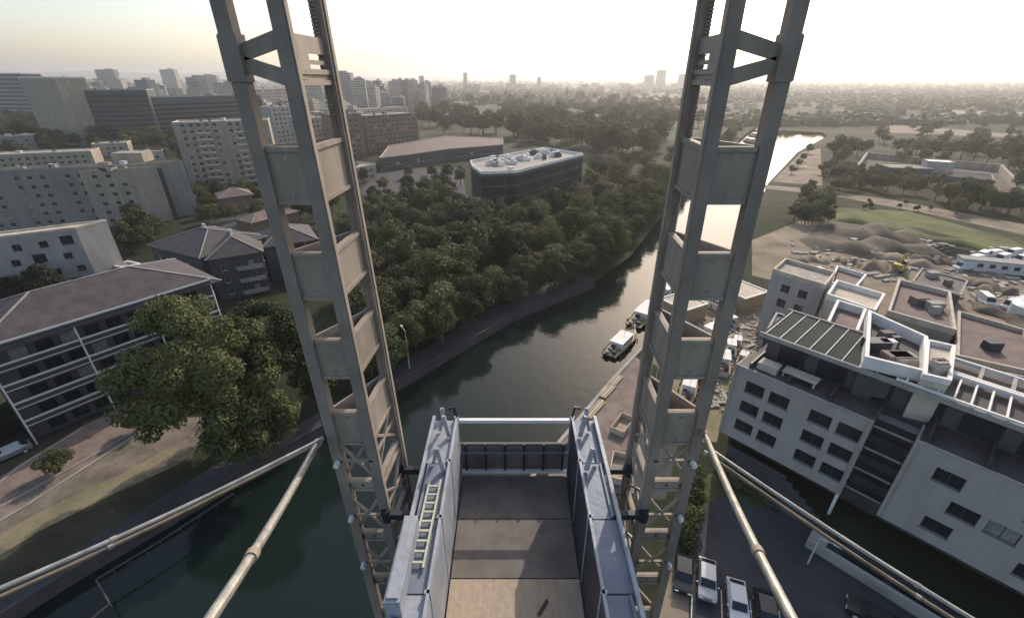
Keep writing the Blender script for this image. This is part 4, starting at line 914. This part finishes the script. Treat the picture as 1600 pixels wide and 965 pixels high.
# ------------------------------------------------------------------ hoist platform between the masts
PZ = CAMZ - 9.2; PW = 1.34; PY0, PY1 = 1.6, 8.5; WH = 1.9; OW = 1.93
PXO = .06
eP = empty('hoist_platform', (PXO, 5, PZ), 0, 'blue hoist platform with a plywood floor hanging between the two masts', 'platform')
lz = lambda x, y, z: Vector((x, y - 5, z))
YB = [1.6, 3.0, 4.4, 5.78, 7.2, 8.5]; nbp = 5
for k in range(nbp):      # floor boards across the platform
    y0, y1 = YB[k], YB[k + 1]
    for s_ in (0,):
        b = MB(); xa = -PW + .012; xb = PW - .012
        b.box(lz((xa + xb) / 2, (y0 + y1) / 2, -.02 + .003 * ((k + s_) % 2)), ((xb - xa) / 2, (y1 - y0) / 2 - .012, .02)); b.build('floor_board' if y0 < 5.7 else 'dark_board', 'greyfloor' if y0 < 5.7 else 'darkboard', eP)  # far boards dark grey, near ones tan
b = MB()
for x in (-PW, -PW / 3, PW / 3, PW): b.bar(lz(x, PY0, -.16), lz(x, PY1, -.16), .12, .2)
for k in range(8): y = PY0 + .1 + k * (PY1 - PY0 - .2) / 7; b.bar(lz(-OW, y, -.34), lz(OW, y, -.34), .12, .14)
b.build('chassis', 'darksteel', eP)
for s_ in (-1, 1):
    npan = 5
    for k in range(npan):
        y0 = PY0 + (PY1 - PY0) * k / npan; y1 = PY0 + (PY1 - PY0) * (k + 1) / npan
        b = MB(); b.box(lz(s_ * (PW + .05), (y0 + y1) / 2, WH / 2), (.03, (y1 - y0) / 2 - .02, WH / 2)); b.build('side_panel', 'bluel' if s_ < 0 else 'darksteel', eP)  # dark right panels: shade of the unlit inner face put into the colour
        b = MB(); b.box(lz(s_ * (PW + .06), y1 - .03, WH / 2 + .06), (.05, .03, WH / 2 + .02)); b.build('post', 'bluel', eP)
        b = MB(); xa, xb = PW + .1, OW - .12 * (k % 2)
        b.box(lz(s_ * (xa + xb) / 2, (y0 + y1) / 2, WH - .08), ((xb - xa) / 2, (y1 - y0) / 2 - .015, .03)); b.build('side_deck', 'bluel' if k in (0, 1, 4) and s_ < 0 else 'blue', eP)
        b = MB(); b.box(lz(s_ * (xb + .02), (y0 + y1) / 2, WH * .55), (.025, (y1 - y0) / 2 - .03, WH * .45)); b.build('outer_panel', 'blue', eP)
    b = MB(); b.bar(lz(s_ * (PW + .05), PY0, WH + .05), lz(s_ * (PW + .05), PY1, WH + .05), .05, .06); b.bar(lz(s_ * OW, PY0, WH), lz(s_ * OW, PY1, WH + .05), .07, .09); b.build('top_rail', 'bluel', eP)
    if s_ < 0:
        b = MB(); b.box(lz(-1.86, 4.75, WH + .16), (.12, .75, .2)); b.box(lz(-1.86, 4.75, WH + .37), (.09, .7, .02)); b.build('drive_box', 'bluel', eP)
    for y in (6.9, 7.9):
        b = MB(); b.bar(lz(s_ * 1.5, y, WH), lz(s_ * 1.62, y + .1, WH + .5), .09, .07); b.bar(lz(s_ * 1.74, y + .2, WH), lz(s_ * 1.62, y + .1, WH + .5), .07, .06); b.build('guide_bracket', 'bluel', eP)
    for y in (6.1, 7.25):
        b = MB(); b.bar(lz(s_ * 1.9, y, WH * .8), lz(s_ * 2.62, y, WH * .8), .12, .14); b.tube([lz(s_ * 2.55, y, WH * .8 - .15), lz(s_ * 2.55, y, WH * .8 + .15)], .09, 10); b.build('guide_roller', 'darksteel', eP)
    b = MB()      # raised end posts
    b.bar(lz(s_ * 1.75, PY1 + .1, 0), lz(s_ * 1.75, PY1 + .1, WH + .22), .09, .08); b.bar(lz(s_ * 1.62, PY1 - .25, WH - .2), lz(s_ * 1.75, PY1 + .1, WH + .22), .07, .06); b.build('end_post', 'bluel', eP)
    b = MB(); b.tube([lz(s_ * 1.42, PY1 + .25, 0), lz(s_ * 1.42, PY1 + .25, 1.7), lz(s_ * 1.5, PY1 + .3, 2.0), lz(s_ * 1.62, PY1 + .3, 1.95)], .045, 8); b.build('hook_post', 'darksteel', eP)
b = MB(); b.box(lz(0, PY1 + .16, .5), (PW + .02, .03, .47)); b.build('end_gate', 'darkboard', eP)
for z, r in ((1.62, .045), (.06, .04), (.72, .03)):
    b = MB(); b.bar(lz(-PW - .1, PY1 + (.25 if z > 1 else .09), z), lz(PW + .1, PY1 + (.25 if z > 1 else .09), z), r * 2, r * 2); b.build('gate_bar', 'whitepaint' if z != .72 else 'blue', eP)
for k in range(6):
    b = MB(); x = -PW + .1 + k * (2 * PW - .2) / 5; b.bar(lz(x, PY1 + .1, 0), lz(x, PY1 + .1, .98), .05, .05); b.build('gate_stile', 'darksteel', eP)
b = MB(); b.box(lz(.6, 5.2, .012), (.03, .17, .012), rz=-.6); b.build('offcut', 'wood', None).location = (0, 5, PZ)
o = bpy.data.objects['offcut']; o.name = 'wood_offcut'; tag(o, 'short dark wood offcut lying on the platform floor', 'wood scrap'); o.data.materials[0] = M['bark']
eL = empty('ladder', (PXO, 5, PZ), 0, 'pale yellow ladder lying on the left side deck of the hoist platform', 'ladder')
b0 = []
for s_ in (-1, 1):
    b = MB(); b.bar(lz(-1.66 + s_ * .11, 4.75, WH + .02), lz(-1.62 + s_ * .11, 6.6, WH + .02), .035, .05); b.build('rail', 'ladder', eL)
for k in range(9):
    b = MB(); y = 4.85 + k * .2; b.bar(lz(-1.65 - .1, y, WH + .02), lz(-1.65 + .1, y, WH + .02), .04, .035); b.build('rung', 'ladder', eL)

# ------------------------------------------------------------------ vehicles
def make_car(label, paint, group=None, van=False):
    e = empty('parked_car', (0, 0, 0), 0, label, 'van' if van else 'car', group)
    L, W, H = (5.0, 1.0, 2.2) if van else (4.3, .88, 1.45)
    prof = [(-L / 2, .35), (-L / 2, .75), (-L / 2 + .12, .88), (-L * .27, .95), (-L * .12, H), (L * .28, H - .02), (L * .45, .98), (L / 2, .9), (L / 2, .35)] if not van else [(-L / 2, .35), (-L / 2, .9), (-L * .38, 1.2), (-L * .25, H), (L / 2 - .05, H), (L / 2, .35)]
    top = [(x, z, W * (.78 if z > 1.1 else .97)) for x, z in prof]; b = MB(); n = len(prof)
    for i in range(n):
        a, c = top[i], top[(i + 1) % n]; b.quad((a[0], -a[2], a[1]), (c[0], -c[2], c[1]), (c[0], c[2], c[1]), (a[0], a[2], a[1]))
    for s in (-1, 1):
        b.quad(*[(x, s * w_, z) for x, z, w_ in (top if s > 0 else top[::-1])])
    b.build('body', paint, e, merge=True)
    def gl(name, pts, m='glass'):
        bb = MB(); bb.quad(*pts); bb.build(name, m, e)
    if not van:
        ww = W * .72
        gl('windscreen', [(-L * .262, -ww * 1.05, 1.0), (-L * .262, ww * 1.05, 1.0), (-L * .135, ww * .98, H - .045), (-L * .135, -ww * .98, H - .045)][::1] if 0 else [(-L * .268, -ww * 1.05, 1.0), (-L * .137, -ww, H - .03), (-L * .137, ww, H - .03), (-L * .268, ww * 1.05, 1.0)])
        gl('rear_window', [(L * .45 + .0, ww * 1.0, 1.04), (L * .31, ww, H - .03), (L * .31, -ww, H - .03), (L * .45, -ww, 1.04)])
        for s in (-1, 1): 
            q = [(-L * .22, s * W * .945, 1.02), (L * .38, s * W * .935, 1.02), (L * .26, s * (W * .80), H - .1), (-L * .12, s * (W * .80), H - .1)]
            gl('side_window', q if s < 0 else q[::-1])
    else: gl('windscreen', [(-L * .385, -W * .8, 1.24), (-L * .262, -W * .72, H - .1), (-L * .262, W * .72, H - .1), (-L * .385, W * .8, 1.24)])
    for sx in (-1, 1):
        for s in (-1, 1):
            b = MB(); b.tube([(sx * L * .31, s * (W - .2), .33), (sx * L * .31, s * (W + .0), .33)], .33, 12); wv = b.build('wheel', 'tyre', e)
            b = MB(); b.tube([(sx * L * .31, s * (W + .005), .33), (sx * L * .31, s * (W + .02), .33)], .2, 10); b.build('rim', 'frame', wv)
    for s in (-1, 1):
        b = MB(); b.box((-L / 2 - .01, s * W * .68, .72), (.03, .18, .08)); b.build('headlight', 'lamp', e)
        b = MB(); b.box((L / 2 + .01, s * W * .7, .78), (.03, .14, .09)); b.build('tail_light', 'redlamp', e)
        b = MB(); b.box((-L * .2, s * (W + .09), 1.0), (.06, .09, .06)); b.build('mirror', paint, e)
    return e
def put(e, p, rz): e.location = p; e.rotation_euler = (0, 0, rz)
cdir = math.atan2(at(1103, 940).y - at(1103, 870).y, at(1103, 940).x - at(1103, 870).x)
c_ = make_car('black car parked on the sand strip beside the hedge', 'cardark'); put(c_, at(1066, 900), cdir + .02 + math.pi)
c_ = make_car('silver car parked second from the hedge in the car park', 'carsilver'); put(c_, at(1103, 910), cdir + math.pi)
c_ = make_car('white car with a dark roof parked third in the row', 'carwhite'); put(c_, at(1150, 945), cdir + .05 + math.pi)
c_ = make_car('dark car in the deepest shade of the car park row', 'cardark'); put(c_, at(1195, 962), cdir + .05 + math.pi)
c_ = make_car('dark car parked alone at the bottom of the car park', 'cardark'); put(c_, at(1362, 968), cdir + 1.3)
c_ = make_car('silver car parked by the foot of the dark balcony block', 'carsilver'); put(c_, at(18, 712), math.atan2(.818, .575))
vn = make_car('white van parked in the yard beyond the earthworks', 'carwhite', 'white vans in the far yard', van=True)
spots = [(1520, 410, .3), (1532, 404, .5), (1548, 402, .2), (1563, 408, .4), (1580, 400, .3), (1595, 410, .2), (1504, 421, .1), (1578, 482, .3), (1595, 478, .2), (1538, 474, 1.2), (1270, 432, .4)]
for k, (x, y, a) in enumerate(spots):
    if k == 0: put(vn, at(x, y), a)
    else: copy_tree(vn, at(x, y), a)
bus = MB()
e = empty('site_cabin', at(1560, 424), -.35, 'long grey site cabin beside the white vans', 'cabin'); b = MB(); b.box((0, 0, 1.4), (9, 1.6, 1.4)); b.build('wall', 'frame', e); b = MB(); b.box((0, 0, 2.9), (9.2, 1.8, .12)); b.build('roof', 'concrete', e)
for k in range(7): b = MB(); b.box((-7.5 + k * 2.5, -1.62, 1.6), (.6, .04, .5)); b.build('window', 'glass', e)
e = empty('storage_tank', at(1596, 494), 0, 'white cylindrical tank at the right edge of the yard', 'tank'); b = MB(); b.tube([(0, 0, 0), (0, 0, 2.6)], 2.4, 20); b.tube([(0, 0, 2.6), (0, 0, 3.1)], 2.3, 20, .5); b.build('shell', 'whitepaint', e, smooth=False); b = MB(); b.tube([(2.45, 0, 0), (2.45, 0, 3)], .06, 6); b.build('ladder', 'frame', e)
# excavator
e = empty('excavator', at(1402, 424), .6, 'small yellow excavator working on the earth mound', 'excavator')
for s in (-1, 1): b = MB(); b.box((0, s * 1.1, .45), (1.8, .3, .4)); b.box((0, s * 1.1, .45), (2.0, .27, .25)); b.build('track', 'tyre', e)
b = MB(); b.box((-.4, 0, 1.4), (1.4, 1.2, .5)); b.box((-1.2, 0, 2.0), (.6, 1.1, .35)); b.build('body', 'yellow', e)
b = MB(); b.box((.4, -.6, 2.4), (.6, .5, .75)); b.build('cab', 'glass', e)
b = MB(); b.bar((.8, .4, 1.6), (3.2, .4, 4.2), .35, .45); b.bar((3.2, .4, 4.2), (5.0, .4, 2.2), .3, .35); b.build('boom', 'yellow', e); b = MB(); b.box((5.1, .4, 1.5), (.45, .5, .6)); b.build('bucket', 'darksteel', e)

# ------------------------------------------------------------------ boats, quay clutter
def make_boat(label, L, W, m='whitepaint', group=None, name='moored_boat', cabin=True):
    e = empty(name, (0, 0, 0), 0, label, 'boat', group); st = [(-.5, .8, .55), (-.2, 1, .6), (.2, .95, .65), (.4, .6, .8), (.5, .03, .95)]; b = MB()
    rows = [[(x * L, -w_ * W / 2, z * 1.2), (x * L * .97, -w_ * W * .36, -.35), (x * L * .97, w_ * W * .36, -.35), (x * L, w_ * W / 2, z * 1.2)] for x, w_, z in st]
    for A, B in zip(rows, rows[1:]):
        for k in range(3): b.quad(A[k], B[k], B[k + 1], A[k + 1])
    b.quad(*rows[0]); b.build('hull', m, e, merge=True)
    b = MB()
    for A, B in zip(rows, rows[1:]): b.quad(*[(p[0], p[1] * .93, p[2] - .1) for p in (A[0], A[3], B[3], B[0])][::-1])
    b.build('deck', 'wood', e)
    if cabin:
        b = MB(); b.box((-.02 * L, 0, 1.35), (L * .2, W * .34, .7)); b.build('cabin', 'whitepaint', e)
        b = MB(); b.box((-.04 * L, 0, 2.1), (L * .22, W * .38, .06)); b.build('cabin_roof', 'parapet', e)
        b = MB()
        for s in (-1, 1):
            for k in range(4): b.box((-.15 * L + k * L * .085, s * W * .345, 1.5), (L * .03, .02, .22))
        b.build('cabin_window', 'glass', e)
        for k in range(5):
            b = MB(); b.box((-.47 * L + k * L * .055, (-1) ** k * W * .16, .95), (L * .018, W * .1, .25 + .08 * (k % 3))); b.build('locker', ('wood', 'roofdark', 'concrete')[k % 3], e)
        b = MB(); b.tube([(.05 * L, 0, 2.1), (.05 * L, 0, 4.2)], .05, 6); b.build('mast_pole', 'tube', e)
        for s in (-1, 1):
            for k in range(4): b = MB(); b.tube([(-.35 * L + k * L * .2, s * W * .53, .1), (-.35 * L + k * L * .2, s * W * .53, .6)], .14, 7); b.build('fender', 'tyre', e)
        b = MB(); b.tube([(L * .3, -W * .3, .8), (L * .3, -W * .3, 1.5), (L * .47, 0, 1.75), (L * .3, W * .3, 1.5), (L * .3, W * .3, .8)], .04, 6); b.build('bow_rail', 'tube', e)
    return e
cd = Vector((.6, .8, 0)); ca = math.atan2(cd.y, cd.x)
bt = make_boat('dark-hulled cabin cruiser with a white cabin moored at the right quay, middle one of three', 16, 4.2, 'darksteel'); bt.location = at(1011, 491, WZ) ; bt.rotation_euler = (0, 0, ca)
copy_tree(bt, at(972, 538, WZ), ca, (.75, .85, .9), 'smaller dark-hulled boat moored behind the cabin cruiser')
copy_tree(bt, at(1042, 455, WZ), ca, (.8, .9, .9), 'dark-hulled boat moored ahead of the cabin cruiser by the right mast')
for k, (x, y, a) in enumerate(((1180, 213, .3), (1190, 206, .6), (1205, 216, .2), (1172, 222, .5), (1210, 207, .3))): copy_tree(bt, at(x, y, WZ), a + 1, (1.6, 1.6, 1.4), 'distant boat moored at the bend of the bright river', 'boats at the river bend')
yb = make_boat('white boat hull laid up ashore in the boat yard', 8, 2.6, group='boats laid up in the boat yard', name='laid_up_boat')
YP = [(1118, 482, 2.2), (1145, 470, .3), (1140, 505, 1.9), (1112, 525, .6), (1140, 548, 1.2), (1150, 540, 1.1), (1075, 612, 1.1), (1092, 585, .4), (1160, 565, .9), (1128, 570, 1.2), (1080, 598, .9)]
for k, (x, y, a) in enumerate(YP):
    p = at(x, y); p.z = .4
    if k == 0: yb.location = p; yb.rotation_euler = (0, 0, a)
    else: copy_tree(yb, p, a, [(1, 1, 1), (.7, .8, .8), (.55, .7, .7)][k % 3])
for k, (x, y, a, L, lb) in enumerate(((1088, 500, -.2, 12, 'tan-roofed boat shed in the boat yard behind the right mast'), (1182, 480, -.55, 9, 'small shed with a pale roof edge beside the grey rendered block'))):
    building('yard_shed', lb, quadfoot((x - 22, y + 8), (x + 14, y - 4), 7), 3.2, 'wood', 'rooftan', 'parapet', hp=.15, cat='shed')
# planks and a container stacked on the quay edge
for k, (x, y, lb) in enumerate(((930, 640, 'stack of pale timber planks along the quay edge, nearest the platform'), (950, 612, 'second stack of pale timber planks farther along the quay edge'), (962, 596, 'short stack of boards at the far end of the quay edge'))):
    e = empty('plank_stack', at(x, y), ca, lb, 'planks')
    for j in range(6): b = MB(); b.box((rnd.uniform(-.1, .1), -.4 + (j % 3) * .4, .12 + (j // 3) * .16), (2.4 - k * .4, .17, .07)); b.build('plank', 'wood' if j % 2 else 'rooftan', e)
e = empty('storage_crate', at(972, 667), ca, 'pale open crate on the brown quay beside the platform', 'crate')
for s in (-1, 1): b = MB(); b.box((0, s * .95, .5), (1.9, .06, .5)); b.build('side_panel', 'rooftan', e); b = MB(); b.box((s * 1.9, 0, .5), (.06, .9, .5)); b.build('end_panel', 'rooftan', e)
b = MB(); b.box((0, 0, .1), (1.85, .9, .06)); b.build('floor', 'wood', e)
copy_tree(e, at(968, 735), ca + .3, (1.2, 1.2, 1), 'pale open crate half hidden beside the right wall of the platform')
# hedge by the car park
hs = make_tree('hedge_bush', 2.0, 1.5, 900, .14, 150, 'leaf_near', 'bushy green plant in the hedge bed beside the right mast', 'bushes of the car park hedge', clumps=8)
for k, (x, y) in enumerate([(1085, 760), (1080, 775), (1083, 790), (1075, 800), (1078, 815), (1068, 822), (1074, 835), (1062, 845), (1070, 858), (1092, 745), (1150, 760), (1165, 764), (1180, 772), (1192, 780), (1138, 752), (1125, 748)]): plant(hs, at(x, y), rnd.uniform(.8, 1.1))
for k in range(6):
    p_ = at(1082 + k * 45, 905 + k * 16, .02); q_ = p_ + Vector((math.cos(cdir), math.sin(cdir), 0)) * 4.6
    b = MB(); b.bar(p_ + Vector((0, 0, -.012)), q_ + Vector((0, 0, -.012)), .1, .01); o = b.build('bay_marking', 'frame'); o['kind'] = 'structure'
for u in (.35, L1 - .4, uc3 + .4, uc3 + 11.6, uc3 + 20.9):
    b = MB(); q = dF * u + nF * .07; b.tube([q + Vector((0, 0, 3.35)), q + Vector((0, 0, T - .1))], .055, 6); b.build('downpipe', 'concrete', eR)
# lamp posts and a bollard light
def lamp(label, p, h=7.5):
    e = empty('street_lamp', p, rnd.random() * 6, label, 'street lamp'); b = MB(); b.tube([(0, 0, 0), (0, 0, h)], .09, 8, .05); b.build('pole', 'frame', e)
    b = MB(); b.bar((0, 0, h), (1.3, 0, h + .25), .07, .07); b.build('arm', 'frame', e); b = MB(); b.box((1.5, 0, h + .26), (.35, .14, .07)); b.build('lamp_head', 'lamp', e)
lamp('street lamp at the middle of the dark car park', at(1262, 880), 4); lamp('street lamp on the quay road behind the right mast', at(1020, 620))
lamp('street lamp standing on the sunlit left bank', at(68, 655)); lamp('street lamp on the left towpath beside the canal', at(640, 575))
e = empty('mooring_rail', at(150, 905), 0, 'thin pale mooring rail with a step on the left quay edge', 'railing')
b = MB(); pts = [at(*p, .5) - at(150, 905) for p in ((365, 770), (250, 845), (150, 905), (172, 942), (120, 985))]
for a, c in zip(pts, pts[1:]): b.bar(a, c, .14, .12)
b.build('rail', 'roofdark', e)
for a, c in zip(pts, pts[1:]):
    for k in range(4): b = MB(); q = a.lerp(c, k / 4); b.bar(q - Vector((0, 0, .48)), q, .08); b.build('stanchion', 'roofdark', e)

# ------------------------------------------------------------------ haze: the air the far city fades into
b = MB(); b.box((0, 6985, 98.5), (14200, 7030, 101.5)); hz = b.build('haze', 'glass'); hz.data.materials.clear()
hm = bpy.data.materials.new('haze'); hm.use_nodes = True; t = hm.node_tree; t.nodes.remove(t.nodes['Principled BSDF'])
pv = t.nodes.new('ShaderNodeVolumePrincipled'); pv.inputs['Color'].default_value = (.97, .963, .947, 1); pv.inputs['Density'].default_value = .0002; pv.inputs['Anisotropy'].default_value = .55
t.links.new(pv.outputs[0], t.nodes['Material Output'].inputs['Volume']); hz.data.materials.append(hm); hz['kind'] = 'stuff'; hz['label'] = 'pale haze in the air over the town'
